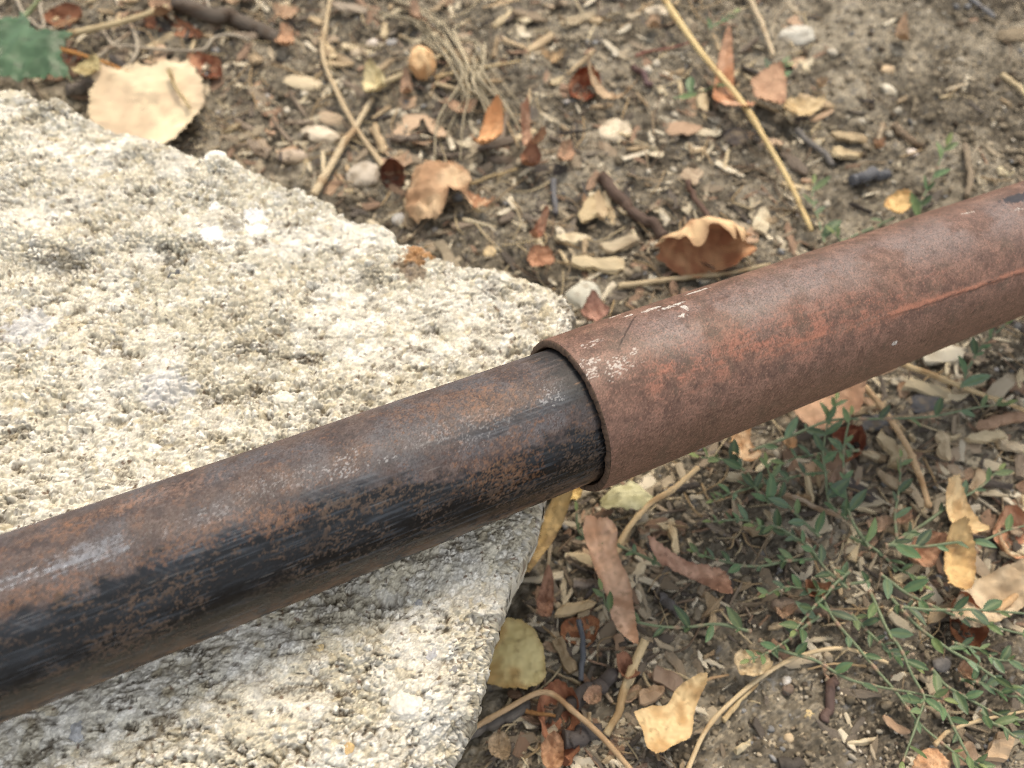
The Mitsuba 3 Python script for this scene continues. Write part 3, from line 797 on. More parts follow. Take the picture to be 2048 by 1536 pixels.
# ------------------------------------------------------------------ leaves that can be told apart
PALE, ORANGE, TAN, BROWN, OCHRE, RED, PINK = (236, 212, 164), (206, 140, 84), (196, 160, 116), (150, 100, 70), (206, 168, 84), (120, 66, 46), (206, 154, 122)
leaf('fallen_leaf', 'large pale cream leaf lying behind the stone block', [(186, 232), (198, 196), (207, 160), (270, 158), (335, 148), (384, 150), (402, 170), (417, 208), (414, 240), (392, 276), (372, 300), (310, 326), (220, 310)],
     (232, 214, 174), (214, 190, 156), lift=0.006, cup=0.003, wrinkle=0.0036, jag=0.075, edge=0.25, vein=0.34, mid=[(200, 170), (380, 270)])
leaf('green_leaf', 'ragged dark green lobed leaf behind the top corner of the stone', [(-60, 110), (0, 98), (10, 104), (22, 94), (34, 101), (50, 92), (62, 98), (76, 84), (82, 98), (94, 108), (91, 122), (102, 126), (108, 136), (124, 132), (140, 136), (158, 131), (176, 135), (164, 145), (160, 154), (148, 158), (156, 168), (152, 178), (164, 190), (160, 205), (120, 210), (60, 215), (-40, 190)],
     (72, 104, 72), (54, 84, 54), lift=0.022, cup=-0.004, wrinkle=0.004, sharp=True, jag=0.10, edge=0.1, vein=-0.6, z=0.02, bsdf='green_plant', mid=[(-40, 150), (170, 140)])
rolled('curled_leaf', 'curled brown leaf above the green lobed leaf', (100, 60), (168, 36), 0.008, 175, 330, (164, 112, 80), (130, 84, 58), seed=3)
rolled('curled_leaf', 'long rolled brown leaf pointing at the large cream leaf', (272, 42), (405, 84), 0.0055, 150, 345, (172, 120, 86), (140, 90, 62), seed=4)
leaf('fallen_leaf', 'dull tan leaf beside the dark bark piece at the top', [(305, 22), (325, 12), (348, 24), (346, 50), (330, 62), (312, 48)], (186, 150, 120), (150, 112, 84), cup=0.006)
leaf('fallen_leaf', 'small yellow-green leaf beside the green lobed leaf', [(152, 158), (170, 142), (196, 131), (208, 138), (200, 158), (172, 166)], (196, 184, 124), (170, 154, 96), z=0.012, cup=0.003)
rolled('curled_leaf', 'rust brown crumpled leaf at the right tip of the large cream leaf', (392, 122), (440, 170), 0.0075, 170, 350, (176, 124, 90), (128, 72, 46), seed=6)
rolled('curled_leaf', 'reddish brown leaf scrap under the orange stem', (105, 118), (165, 132), 0.007, 190, 340, (166, 110, 86), (120, 70, 50), seed=7)
leaf('fallen_leaf', 'pale yellow crumpled leaf on the crossing of two straws', [(726, 178), (738, 160), (758, 158), (772, 172), (768, 190), (778, 202), (752, 214), (732, 202)], (222, 210, 158), (196, 182, 128), cup=0.005, wrinkle=0.003, jag=0.12)
rolled('curled_leaf', 'tan folded leaf like a half shell on a thin straw', (818, 160), (872, 150), 0.0105, -10, 165, (224, 188, 136), (200, 150, 96), seed=9, flare=0.1, jag=0.1)
leaf('fallen_leaf', 'glossy orange leaf standing up beside the big brown curled leaf', [(998, 259), (1007, 272), (1003, 312), (990, 328), (962, 338), (944, 342), (956, 312), (970, 278), (984, 264)], (222, 158, 96), (206, 130, 66), lift=0.008, cup=0.006, fold=0.25, mid=[(945, 342), (1000, 262)], jag=0.02)
leaf('curled_leaf', 'big brown crumpled leaf beyond the top edge of the stone', [(842, 344), (880, 332), (922, 346), (943, 385), (932, 414), (904, 422), (896, 436), (880, 452), (850, 460), (816, 442), (820, 404), (832, 364)], (206, 172, 130), (166, 122, 84),
     lift=0.013, cup=-0.007, wrinkle=0.0055, fold=-0.06, jag=0.04, z=0.004, mid=[(825, 440), (915, 345)])
leaf('fallen_leaf', 'thin pale sliver of leaf under the big brown crumpled leaf', [(928, 412), (948, 404), (984, 416), (986, 426), (950, 428)], (214, 176, 136), (180, 120, 80), cup=0.003)
rolled('curled_leaf', 'dark red-brown leaf between the round pebble and the big brown leaf', (768, 372), (812, 368), 0.0085, 100, 300, (142, 90, 66), (100, 58, 44), seed=14)
leaf('fallen_leaf', 'pink-brown leaf standing right of the glossy orange leaf', [(1040, 280), (1056, 276), (1066, 300), (1090, 322), (1076, 330), (1050, 312)], (212, 164, 130), (172, 112, 84), lift=0.004, cup=0.006)
leaf('fallen_leaf', 'dark rust leaf scrap below the pink-brown leaf', [(1040, 332), (1062, 316), (1082, 330), (1072, 352), (1048, 356)], (150, 92, 62), (118, 66, 44), cup=0.006)
rolled('curled_leaf', 'rust brown curled leaf near the sliver in the middle of the soil', (1140, 182), (1195, 196), 0.0085, 120, 330, (186, 128, 90), (136, 64, 36), seed=17)
leaf('fallen_leaf', 'thin pale leaf sliver slanting from the rust brown curled leaf', [(1168, 166), (1185, 178), (1225, 200), (1262, 226), (1258, 232), (1215, 212), (1180, 190)], (202, 172, 134), (168, 134, 98), cup=0.003)
leaf('fallen_leaf', 'brown leaf half under the long yellow straw', [(1492, 196), (1520, 182), (1548, 178), (1562, 205), (1556, 250), (1530, 256), (1502, 238)], (178, 132, 100), (150, 102, 74), lift=0.012, cup=0.003, fold=-0.1)
leaf('fallen_leaf', 'upturned orange-edged brown leaf left of the long yellow straw', [(1418, 224), (1432, 140), (1448, 128), (1462, 180), (1466, 222), (1498, 236), (1492, 250), (1446, 252)], (196, 148, 116), (176, 104, 58), lift=0.006, cup=0.003, fold=0.05)
leaf('fallen_leaf', 'cream leaf scrap right of the long yellow straw', [(1558, 232), (1575, 212), (1600, 214), (1638, 220), (1636, 236), (1605, 250), (1572, 252)], (224, 200, 150), (200, 170, 116), cup=0.004, jag=0.1)
rolled('curled_leaf', 'large orange curled leaf open like a purse beside the wider tube', (1308, 528), (1488, 512), 0.0125, 72, 322, (196, 148, 104), (164, 108, 72), z=0.004, seed=23, flare=0.3, jag=0.75, lip=(214, 180, 132), nu=50, nv=44)
leaf('fallen_leaf', 'thin upright rust leaf near the tip of the stone', [(1058, 505), (1066, 478), (1086, 462), (1096, 466), (1082, 492), (1070, 512)], (196, 142, 112), (148, 82, 54), lift=0.006, cup=0.004)
leaf('fallen_leaf', 'rust brown leaf touching the tip of the stone', [(1052, 548), (1062, 520), (1090, 518), (1106, 532), (1104, 552), (1076, 560)], (176, 118, 84), (140, 86, 58), lift=0.005, cup=0.004)
leaf('fallen_leaf', 'pink-brown leaf in the gap between stone tip and wider tube', [(1158, 640), (1180, 612), (1200, 622), (1215, 642), (1196, 660), (1168, 658)], (168, 116, 104), (124, 80, 68), cup=0.005)
leaf('fallen_leaf', 'yellow leaf peeping out above the wider tube', [(1748, 452), (1760, 428), (1788, 420), (1806, 432), (1800, 452), (1770, 466)], (228, 188, 112), (210, 160, 84), lift=0.01, cup=0.003)
leaf('fallen_leaf', 'big pinkish tan leaf under the wider tube among green sprigs', [(1572, 850), (1590, 815), (1650, 790), (1712, 780), (1708, 838), (1690, 850), (1650, 880), (1600, 872)], (208, 160, 124), (186, 134, 100), lift=0.004, cup=0.004, fold=0.08)
rolled('curled_leaf', 'red-brown curled leaf below the big pinkish tan leaf', (1660, 892), (1716, 920), 0.0085, 150, 335, (178, 118, 84), (120, 64, 44), seed=27)
leaf('fallen_leaf', 'pale yellow leaf at the end of the bent straw', [(1850, 1012), (1873, 1006), (1900, 1030), (1922, 1062), (1936, 1098), (1920, 1106), (1898, 1108), (1880, 1082), (1866, 1050)], (240, 210, 150), (222, 182, 120), lift=0.010, cup=0.006, fold=0.12)
leaf('fallen_leaf', 'golden yellow leaf hanging below the pale yellow leaf', [(1858, 1096), (1880, 1090), (1905, 1112), (1920, 1150), (1917, 1190), (1895, 1216), (1866, 1212), (1856, 1204), (1868, 1180)], (216, 176, 104), (186, 140, 78), lift=0.010, cup=0.005, fold=0.2)
leaf('fallen_leaf', 'tan leaf left of the golden yellow leaf', [(1800, 1110), (1830, 1088), (1866, 1100), (1858, 1140), (1835, 1150), (1806, 1140)], (196, 144, 110), (160, 104, 74), cup=0.006)
rolled('curled_leaf', 'brown curled leaf at the right edge above the pale sheath', (1978, 1092), (2056, 1074), 0.0095, 160, 340, (204, 156, 118), (160, 104, 76), seed=30)
leaf('fallen_leaf', 'very pale broad dry leaf under the green sprigs at the right edge', [(1880, 1250), (1910, 1190), (1960, 1160), (2050, 1140), (2060, 1200), (1990, 1250), (1930, 1268)], (214, 194, 160), (186, 160, 124), cup=0.003, wrinkle=0.003)
rolled('curled_leaf', 'rust brown crumpled leaf under the broad pale leaf at the right edge', (1895, 1262), (1946, 1252), 0.0095, 150, 340, (190, 126, 86), (142, 84, 54), seed=33)
leaf('fallen_leaf', 'small orange-brown leaf on the grey twig in the sprigs', [(1590, 1190), (1605, 1174), (1625, 1178), (1645, 1188), (1640, 1206), (1615, 1204)], (184, 118, 76), (150, 90, 58), cup=0.006)
leaf('fallen_leaf', 'tan oval leaf cut by the bottom edge of the picture', [(1815, 1560), (1822, 1520), (1850, 1502), (1880, 1512), (1890, 1545)], (212, 160, 112), (186, 130, 86), cup=-0.003, lift=0.006)
leaf('fallen_leaf', 'white-tipped orange leaf close under the wider tube', [(1448, 878), (1466, 868), (1486, 876), (1492, 908), (1508, 936), (1496, 956), (1474, 950), (1452, 940), (1454, 906)], (238, 204, 158), (206, 142, 78), lift=0.008, cup=0.004, fold=0.15)
leaf('fallen_leaf', 'yellow-green leaf tucked below the rim of the wider tube', [(1094, 1000), (1120, 980), (1150, 975), (1160, 1010), (1150, 1040), (1120, 1030)], (216, 190, 108), (196, 160, 80), lift=0.012, cup=0.004, fold=0.2)
leaf('fallen_leaf', 'long olive yellow leaf curving along the side of the stone', [(1140, 1036), (1132, 1066), (1108, 1104), (1080, 1140), (1062, 1180), (1040, 1214), (1024, 1206), (1034, 1164), (1050, 1120), (1080, 1080), (1108, 1044)], (206, 170, 96), (168, 132, 74), lift=0.012, cup=0.005, fold=-0.25, mid=[(1040, 1210), (1130, 1040)])
leaf('fallen_leaf', 'long pinkish leaf pointing down right of the stone', [(1158, 1092), (1172, 1074), (1222, 1084), (1230, 1130), (1254, 1184), (1262, 1250), (1264, 1316), (1244, 1312), (1218, 1264), (1212, 1216), (1186, 1160)], (224, 178, 146), (200, 146, 110), lift=0.007, cup=0.003, fold=0.22, mid=[(1180, 1080), (1255, 1310)])
leaf('fallen_leaf', 'brown pointed leaf right of the long pinkish leaf', [(1276, 1132), (1310, 1126), (1350, 1136), (1402, 1154), (1434, 1180), (1440, 1232), (1424, 1226), (1396, 1190), (1354, 1166), (1300, 1152)], (196, 148, 124), (160, 110, 88), lift=0.009, cup=0.004, fold=-0.2)
rolled('curled_leaf', 'pale greenish curled leaf arching under the straw near the rim', (1200, 1034), (1302, 1020), 0.0085, 55, 150, (196, 192, 150), (168, 164, 120), seed=41)
leaf('fallen_leaf', 'yellow-green leaf with a brown patch touching the side of the stone', [(985, 1262), (1020, 1248), (1060, 1266), (1084, 1310), (1088, 1368), (1054, 1390), (1004, 1386), (958, 1366), (966, 1310)], (214, 200, 126), (186, 148, 72), lift=0.009, cup=-0.002, wrinkle=0.002, vein=0.2, mid=[(990, 1380), (1050, 1260)])
leaf('fallen_leaf', 'pale yellow angular leaf near the bottom edge', [(1258, 1446), (1290, 1430), (1326, 1424), (1344, 1396), (1384, 1376), (1398, 1386), (1380, 1436), (1370, 1490), (1336, 1508), (1308, 1528), (1284, 1518), (1276, 1480)], (232, 202, 140), (208, 164, 98), lift=0.008, cup=0.004, fold=0.10, jag=0.03, mid=[(1290, 1520), (1385, 1385)])
rolled('curled_leaf', 'orange-brown crumpled leaf between two black twigs', (1082, 1462), (1162, 1446), 0.0115, 175, 345, (196, 136, 100), (146, 92, 64), seed=44, jag=0.5)
leaf('fallen_leaf', 'tan leaf scrap at the bottom edge beside the stone', [(1080, 1500), (1105, 1478), (1125, 1500), (1120, 1545), (1088, 1548)], (190, 138, 98), (150, 100, 66), cup=0.006)
leaf('fallen_leaf', 'rust red leaf scrap along the side of the stone', [(1072, 1210), (1090, 1170), (1104, 1180), (1106, 1222), (1096, 1262), (1078, 1256)], (168, 116, 92), (130, 80, 58), cup=0.005)
rolled('curled_leaf', 'thin orange curled leaf below the wood chips right of the stone', (1120, 1278), (1200, 1258), 0.0055, 190, 345, (190, 134, 92), (150, 96, 62), seed=47)
leaf('fallen_leaf', 'cream oval leaf carried by a thin stalk', [(1454, 1338), (1466, 1318), (1496, 1312), (1526, 1330), (1530, 1350), (1505, 1364), (1474, 1362)], (214, 192, 148), (186, 160, 116), lift=0.005, cup=0.004)
leaf('fallen_leaf', 'rust brown leaf scrap below the yellow-brown straw tip', [(1225, 1330), (1250, 1325), (1272, 1360), (1262, 1376), (1236, 1356)], (150, 92, 66), (116, 68, 48), cup=0.006)
for k, (u, v, w, h_, lab, cc) in enumerate([
        (575, 92, 20, 20, 'bright orange leaf scrap near the dark bark piece', (206, 130, 84)), (578, 40, 24, 14, 'orange flaky leaf scrap at the top edge', (206, 150, 110)), (1105, 125, 26, 9, 'ochre leaf sliver in the soil above the white pebble', (206, 160, 96)),
        (1305, 60, 16, 11, 'pale orange leaf scrap under the yellow straw', (208, 160, 120)), (1130, 322, 18, 22, 'rust leaf fragment left of the twig end', (176, 110, 76)), (1752, 302, 12, 8, 'tiny orange leaf flake by the small brown twig', (196, 128, 84)),
        (1800, 82, 16, 18, 'orange curled leaf flake in the bare soil', (202, 146, 104)), (830, 45, 12, 20, 'pink-orange leaf scrap at the top middle', (196, 140, 110)), (815, 190, 12, 20, 'brick red leaf scrap beside the half shell leaf', (168, 110, 82)),
        (925, 226, 34, 12, 'rust brown leaf strip by the dry grass tuft', (172, 116, 86)), (470, 12, 26, 10, 'pale brown leaf piece at the top left edge', (196, 156, 120)), (1640, 178, 12, 8, 'small tan leaf flake above the cream scrap', (196, 160, 120)),
        (1000, 1500, 24, 30, 'dull tan leaf against the side of the stone at the bottom', (176, 146, 112)), (1925, 1345, 18, 26, 'orange-brown leaf scrap under the crossing sprigs', (186, 116, 78)), (1560, 1230, 24, 12, 'brown leaf scrap beside the grey twig', (158, 108, 80)),
        (1600, 1010, 16, 14, 'yellow-brown leaf scrap inside the sprigs', (196, 150, 90)), (1575, 895, 16, 16, 'orange leaf scrap under the first sprigs by the tube', (196, 140, 84)), (1745, 1060, 26, 14, 'pinkish leaf scrap in the middle of the sprigs', (186, 140, 112)),
        (1668, 980, 16, 26, 'dark maroon leaf scrap standing in the sprigs', (134, 92, 78)), (1795, 1045, 22, 14, 'red-brown leaf scrap beside the bent straw', (172, 110, 84)), (1185, 1400, 20, 20, 'brown leaf scrap between the black twigs and the pinkish leaf', (160, 104, 78))]):
    n = 7
    pts = [(u + w * math.cos(a) * (0.8 + 0.4 * ((k * 37 + i * 53) % 10) / 10), v + h_ * math.sin(a) * (0.8 + 0.4 * ((k * 29 + i * 71) % 10) / 10)) for i, a in enumerate(np.linspace(0, 2 * math.pi, n, endpoint=False))]
    leaf('leaf_scrap', lab, pts, tuple(int(0.6 * x + 0.4 * y) for x, y in zip(cc, (196, 176, 146))), lift=0.002, cup=0.004, wrinkle=0.002, jag=0.08, z=0.003)

# ------------------------------------------------------------------ straws, stems, roots, twigs
STRAW, GREYSTRAW = (222, 200, 148), (196, 180, 148)
stalk('straw', 'long yellow straw running from the top edge down to the wider tube', 'straw', [(1318, -20), (1345, 25), (1402, 104), (1480, 200), (1540, 296), (1584, 376), (1624, 462)], 0.0020, (0.012, 0.012, 0.012, 0.014, 0.012, 0.010, 0.006), (226, 200, 138), 0.6)
stalk('straw', 'pale straw at the top edge right of the long yellow straw', 'straw', [(1490, -25), (1520, 40), (1548, 112)], 0.0018, 0.006, (204, 184, 150))
stalk('straw', 'bent grey straw dropping from the top edge to the dark red-brown leaf', 'straw', [(664, -15), (652, 50), (648, 120), (700, 236), (770, 340)], 0.0016, 0.006, (200, 178, 140), 0.8)
stalk('straw', 'thick pale straw leaning from the stone edge up to the right', 'straw', [(628, 392), (672, 312), (706, 262), (745, 198)], 0.0022, 0.006, (206, 186, 150), 0.7)
stalk('straw', 'short straw above the half shell leaf', 'straw', [(762, 168), (810, 146), (905, 100)], 0.0019, 0.005, (204, 186, 146))
stalk('straw', 'thin straw running right from the half shell leaf', 'straw', [(868, 156), (930, 142), (1040, 122)], 0.0013, 0.004, (208, 184, 136))
stalk('straw', 'dark thin stalk slanting from the top edge to the grass tuft', 'straw', [(770, -15), (830, 30), (900, 85)], 0.0016, 0.004, (130, 110, 86), nodes=False)
stalk('straw', 'thin straw under the big brown crumpled leaf reaching right', 'straw', [(940, 368), (985, 352), (1035, 338)], 0.0010, 0.004, (188, 164, 118))
stalk('straw', 'short thin straw beside the bent grey straw', 'straw', [(742, 258), (768, 300), (790, 326)], 0.0012, 0.003, (186, 160, 128))
stalk('straw', 'straw stub lying along the wider tube beside the orange curled leaf', 'straw', [(1236, 572), (1330, 560), (1440, 548), (1540, 530)], 0.0014, 0.004, (196, 176, 138))
stalk('straw', 'bent straw running down to the pale yellow leaf', 'straw', [(1730, 772), (1768, 820), (1812, 890), (1838, 950), (1856, 1014)], 0.0014, 0.010, (214, 180, 134), 0.8)
stalk('straw', 'pale straw running to the right edge below the wider tube', 'straw', [(1800, 725), (1925, 773), (2070, 830)], 0.0014, 0.009, (214, 188, 140))
stalk('straw', 'greyish stalk crossing the green sprigs', 'straw', [(1524, 975), (1600, 1000), (1640, 1018), (1705, 1040)], 0.0013, 0.008, (186, 166, 140))
stalk('straw', 'thick straw rising towards the wider tube from the long pinkish leaf', 'straw', [(1238, 1090), (1262, 1050), (1300, 1008), (1345, 980), (1398, 934)], 0.00125, (0.010, 0.012, 0.014, 0.016, 0.018), (220, 190, 140), 0.9)
stalk('straw', 'arched tan stalk from the stone side over the black twigs', 'straw', [(880, 1515), (940, 1462), (1010, 1420), (1088, 1384), (1150, 1424), (1210, 1482), (1270, 1550)], 0.0010, (0.006, 0.007, 0.009, 0.012, 0.012, 0.010, 0.008), (200, 168, 126), 1.0)
stalk('straw', 'jointed straw with a yellow-brown tip left of the pale yellow angular leaf', 'straw', [(1212, 1470), (1236, 1425), (1248, 1380), (1270, 1325), (1292, 1282)], 0.0014, (0.006, 0.008, 0.008, 0.009, 0.010), (206, 184, 140), 1.2)
stalk('straw', 'curved straw sweeping from the bottom edge up to the sprigs', 'straw', [(1372, 1550), (1412, 1462), (1470, 1398), (1540, 1342), (1610, 1308), (1690, 1298), (1778, 1326)], 0.0009, 0.007, (216, 192, 148), 0.8)
stalk('straw', 'short straw stub splitting from the sweeping straw', 'straw', [(1446, 1442), (1478, 1404), (1515, 1366)], 0.0011, 0.005, (200, 176, 130))
stalk('straw', 'thin curved stem carrying the cream oval leaf', 'straw', [(1385, 1378), (1420, 1358), (1458, 1350)], 0.0007, 0.006, (176, 144, 104), nodes=False)
stalk('straw', 'straw blade crossing the sprigs near the bottom right corner', 'straw', [(1870, 1490), (1900, 1462), (1960, 1442), (2060, 1420)], 0.0008, 0.010, (206, 182, 140))
stalk('straw', 'tan straw blade at the right edge beside the golden leaf', 'straw', [(1995, 1222), (2030, 1190), (2060, 1155)], 0.0014, 0.009, (206, 168, 120))
stalk('straw', 'short straw across the brown pieces at the bottom', 'straw', [(1052, 1422), (1080, 1428), (1112, 1432)], 0.0009, 0.008, (176, 134, 80))
stalk('straw', 'pale straw in the soil at the right edge', 'straw', [(2005, 150), (2035, 172), (2060, 200)], 0.0018, 0.003, (208, 188, 146))
stalk('straw', 'light straw stalk lying behind the green lobed leaf', 'straw', [(60, 96), (105, 78), (165, 62), (250, 42), (335, 14)], 0.0022, 0.012, (204, 184, 140), 0.8)
stalk('straw', 'pale straw at the left edge below the green stem', 'straw', [(-20, 92), (30, 76), (60, 66)], 0.0030, 0.010, (206, 190, 156))
stalk('stem', 'orange-brown thin stem above the large cream leaf', 'stem', [(96, 92), (150, 106), (200, 122), (256, 144)], 0.0015, 0.012, (196, 138, 66), nodes=False)
stalk('stem', 'green stem rising from the green lobed leaf', 'stem', [(8, 104), (28, 66), (52, 30), (84, -10)], 0.0017, 0.03, (122, 138, 92), 0.8, nodes=False, bsdf='green_plant')
stalk('stem', 'thin stem resting on the large cream leaf', 'stem', [(338, 140), (352, 175), (380, 216)], 0.0014, 0.016, (176, 156, 110), nodes=False)
stalk('stem', 'reddish thin stem beyond the white pebble', 'stem', [(1270, 112), (1300, 102), (1345, 95), (1395, 80)], 0.0010, 0.004, (146, 96, 84), nodes=False)
roots = [([(-10, 30), (20, 48), (60, 56)], 'first pale root thread at the left edge'), ([(30, -10), (50, 30), (88, 60)], 'pale root thread crossing the green stem'), ([(80, 0), (84, 30), (90, 58)], 'straight pale root thread right of the green stem'),
         ([(200, 100), (250, 92), (330, 100), (400, 100), (425, 80)], 'long pale root thread running above the large cream leaf'), ([(262, 50), (275, 90), (268, 118), (250, 134)], 'hooked root thread above the cream leaf'), ([(170, 135), (215, 100), (260, 66)], 'slanting root thread beside the orange-brown stem'),
         ([(205, 60), (222, 85), (245, 100)], 'short root thread crossing the slanting one'), ([(420, 78), (460, 70), (500, 80)], 'curved root thread under the dark bark piece'), ([(300, -5), (310, 20), (325, 40)], 'root thread beside the dull tan leaf'), ([(410, -10), (420, 15), (430, 30)], 'root thread at the top edge near the bark piece')]
for pts, lab in roots:
    stalk('root_thread', lab, 'root', pts, 0.0012, 0.006, (176, 164, 144), 0.8, nodes=False, n=26)
BARK = (122, 106, 92)
stalk('twig', 'thick dark bark piece at the top left', 'twig', [(352, 18), (420, 32), (490, 42), (562, 72)], 0.0052, 0.005, (104, 94, 84), 0.8, False, bark=0.5, sides=14)
stalk('twig', 'short grey stick beside the large cream leaf', 'twig', [(135, 178), (170, 172), (215, 164)], 0.0034, 0.006, (126, 118, 112), 0.9, False, bark=0.3)
stalk('twig', 'dark twig ending at the large orange curled leaf', 'twig', [(1205, 352), (1236, 398), (1290, 436), (1334, 470)], 0.0034, 0.005, (98, 80, 70), 0.7, False, bark=0.35, sides=12)
stalk('twig', 'thin dark twig running beside the long yellow straw', 'twig', [(1378, 366), (1390, 395), (1425, 460)], 0.0017, 0.004, (110, 86, 74), 0.8, False, bark=0.3)
stalk('twig', 'short slate-blue twig in the soil near the wider tube', 'twig', [(1702, 362), (1735, 354), (1774, 346)], 0.0030, 0.003, (106, 108, 114), 0.9, False, bark=0.2, sides=12)
stalk('twig', 'brown forked twig in the bare soil', 'twig', [(1782, 252), (1810, 268), (1845, 292)], 0.0024, 0.003, (140, 122, 100), 0.8, False, bark=0.3)
stalk('twig', 'light upright twig left of the brown forked twig', 'twig', [(1768, 250), (1760, 272), (1756, 294)], 0.0018, 0.003, (168, 150, 124), 0.9, False, bark=0.25)
stalk('twig', 'grey upright twig above the right part of the wider tube', 'twig', [(1928, 288), (1938, 330), (1938, 392)], 0.0018, 0.004, (146, 130, 108), 0.9, False, bark=0.25)
stalk('twig', 'slate grey twig at the top edge in the bare soil', 'twig', [(1940, -5), (1962, 14), (1990, 34)], 0.0016, 0.003, (136, 136, 138), 0.9, False)
stalk('twig', 'slate twig slanting below the cream scrap', 'twig', [(1592, 264), (1625, 290), (1668, 330)], 0.0020, 0.003, (120, 116, 112), 0.8, False, bark=0.3)
stalk('twig', 'dark slender twig left of the white pebble', 'twig', [(1100, 275), (1130, 288), (1162, 308)], 0.0014, 0.003, (110, 98, 86), 0.8, False)
stalk('twig', 'upright dark grey twig right of the big brown leaf', 'twig', [(1106, 358), (1108, 392), (1112, 428)], 0.0016, 0.003, (112, 112, 116), 0.9, False)
stalk('twig', 'upper of the two thick black twigs near the bottom', 'twig', [(1138, 1404), (1180, 1384), (1232, 1362)], 0.0030, 0.004, (96, 90, 88), 0.9, False, bark=0.3, sides=12)
stalk('twig', 'lower of the two thick black twigs near the bottom', 'twig', [(1128, 1488), (1168, 1470), (1208, 1452)], 0.0030, 0.005, (92, 86, 84), 0.9, False, bark=0.3, sides=12)
stalk('twig', 'grey twig between the arched stalk and the stone', 'twig', [(935, 1470), (980, 1445), (1060, 1408)], 0.0022, 0.003, (120, 114, 108), 0.9, False, bark=0.25)
stalk('twig', 'thin slate twig standing beside the tan wood chip', 'twig', [(1158, 1240), (1166, 1290), (1162, 1362)], 0.0011, 0.005, (104, 108, 116), 0.9, False)
stalk('twig', 'grey-brown stick lying under the sprigs', 'twig', [(1550, 1206), (1610, 1214), (1694, 1236)], 0.0022, 0.004, (140, 122, 106), 0.9, False, bark=0.2, sides=10)
stalk('twig', 'short maroon-brown stick on the bare soil near the bottom', 'twig', [(1670, 1352), (1660, 1395), (1646, 1446)], 0.0018, 0.002, (108, 88, 82), 0.9, False, bark=0.25)
stalk('twig', 'dark stick by the brown pointed leaf', 'twig', [(1320, 1190), (1340, 1205), (1358, 1228)], 0.0020, 0.004, (100, 96, 94), 0.9, False, bark=0.25)
stalk('twig', 'ridged brown bark stick at the right edge', 'twig', [(1965, 850), (2005, 838), (2070, 835)], 0.0026, 0.005, (172, 138, 110), 0.9, False, bark=0.4, sides=12)
stalk('twig', 'dark stub at the bottom edge of the bare soil', 'twig', [(1560, 1520), (1590, 1530), (1612, 1550)], 0.0024, 0.002, (84, 78, 72), 0.9, False, bark=0.3)
stalk('twig', 'dark maroon twig beyond the reddish stem', 'twig', [(1262, 128), (1285, 150), (1300, 172)], 0.0020, 0.003, (116, 92, 92), 0.8, False, bark=0.3)
# dry grass tuft: many blades from one crown
bl, cl = [], []
r = np.random.default_rng(77)
off = 0
fs = []
for k in range(26):
    u0, v0 = 880 + r.normal(0, 16), 60 + r.normal(0, 16)
    t = r.random()
    u2, v2 = 890 + 130 * t ** 1.3 + r.normal(0, 16), 345 - 150 * t * r.random() - 90 * r.random() ** 2
    um, vm = 930 + 26 * t + r.normal(0, 13), 140 + r.normal(0, 22)
    if k < 7: (um, vm), (u2, v2) = (u0 - 30 + r.normal(0, 10), v0 - 30), (u0 - r.uniform(60, 150), v0 - r.uniform(50, 90))
    if 7 <= k < 14: u0, v0, u2, v2 = um + r.normal(0, 10), vm - 20, um + r.uniform(20, 110), vm + r.uniform(60, 140)
    path = ground_path([(u0, v0), (um, vm), ((um + u2) / 2 + r.normal(0, 12), (vm + v2) / 2), (u2, v2)], [0.003, 0.006 + 0.008 * r.random(), 0.004 + 0.005 * r.random(), 0.002], 22)
    bv, bf = tube_along(path, np.linspace(0.0009, 0.0004, 22) * r.uniform(0.6, 1.3), 5)
    bl.append(bv)
    fs.append(bf + off)
    off += len(bv)
    cl.append(np.tile(C(200, 186, 154) * r.uniform(0.62, 1.1), (len(bv), 1)))
put('dry_grass_tuft__blades', np.vstack(bl), np.vstack(fs), np.vstack(cl), 'dry_plant')
labels['dry_grass_tuft__blades'] = {'kind': 'stuff'}
tag('dry_grass_tuft', 'frayed tuft of pale dry grass fibres fanning over the soil', 'grass tuft')

# ------------------------------------------------------------------ pebbles that can be told apart
stone('bright cream pebble in the middle of the bare soil', 1231, 268, 0.0098, 0.0082, (246, 228, 196), 0.5)
stone('smooth grey-white pebble at the top right', 1590, 80, 0.0125, 0.0085, (208, 204, 190), 0.4, flat=0.7)
stone('flat white disc pebble at the top edge', 1311, 25, 0.0095, 0.0052, (228, 212, 184), 0.1, flat=0.4)
stone('angular white pebble above the stone edge', 640, 275, 0.0118, 0.0062, (240, 224, 198), -0.35, amp=0.25)
stone('dull tan pebble below the angular white one', 586, 318, 0.0085, 0.0056, (196, 176, 154), 0.0)
stone('round whitish pebble beside the dark red-brown leaf', 727, 357, 0.0092, 0.0088, (206, 194, 176), 0.3)
stone('flat cream pebble left of the bent straw', 606, 168, 0.0125, 0.0068, (214, 196, 160), -0.3, flat=0.35)
stone('brown-shaded pebble right above the angular white one', 660, 242, 0.0085, 0.0055, (190, 166, 136), -0.3)
stone('small cream pebble beside the bent straw', 716, 108, 0.0046, 0.0042, (222, 202, 170), 0.3)
stone('small white pebble above the cream one', 746, 90, 0.0042, 0.0040, (228, 216, 204), 0.3)
stone('small grey pebble near the dark stalk', 784, 88, 0.0038, 0.0034, (168, 166, 164), 0.3)
stone('light grey stone behind the tip of the block', 1168, 596, 0.0095, 0.0080, (206, 204, 188), 1.1)
stone('dark round clod under the upturned orange-edged leaf', 1468, 278, 0.0075, 0.0065, (104, 94, 88), 0.2)
stone('white chalk crumb in the bare soil', 1775, 182, 0.0052, 0.0034, (236, 228, 206), -0.8, amp=0.35)
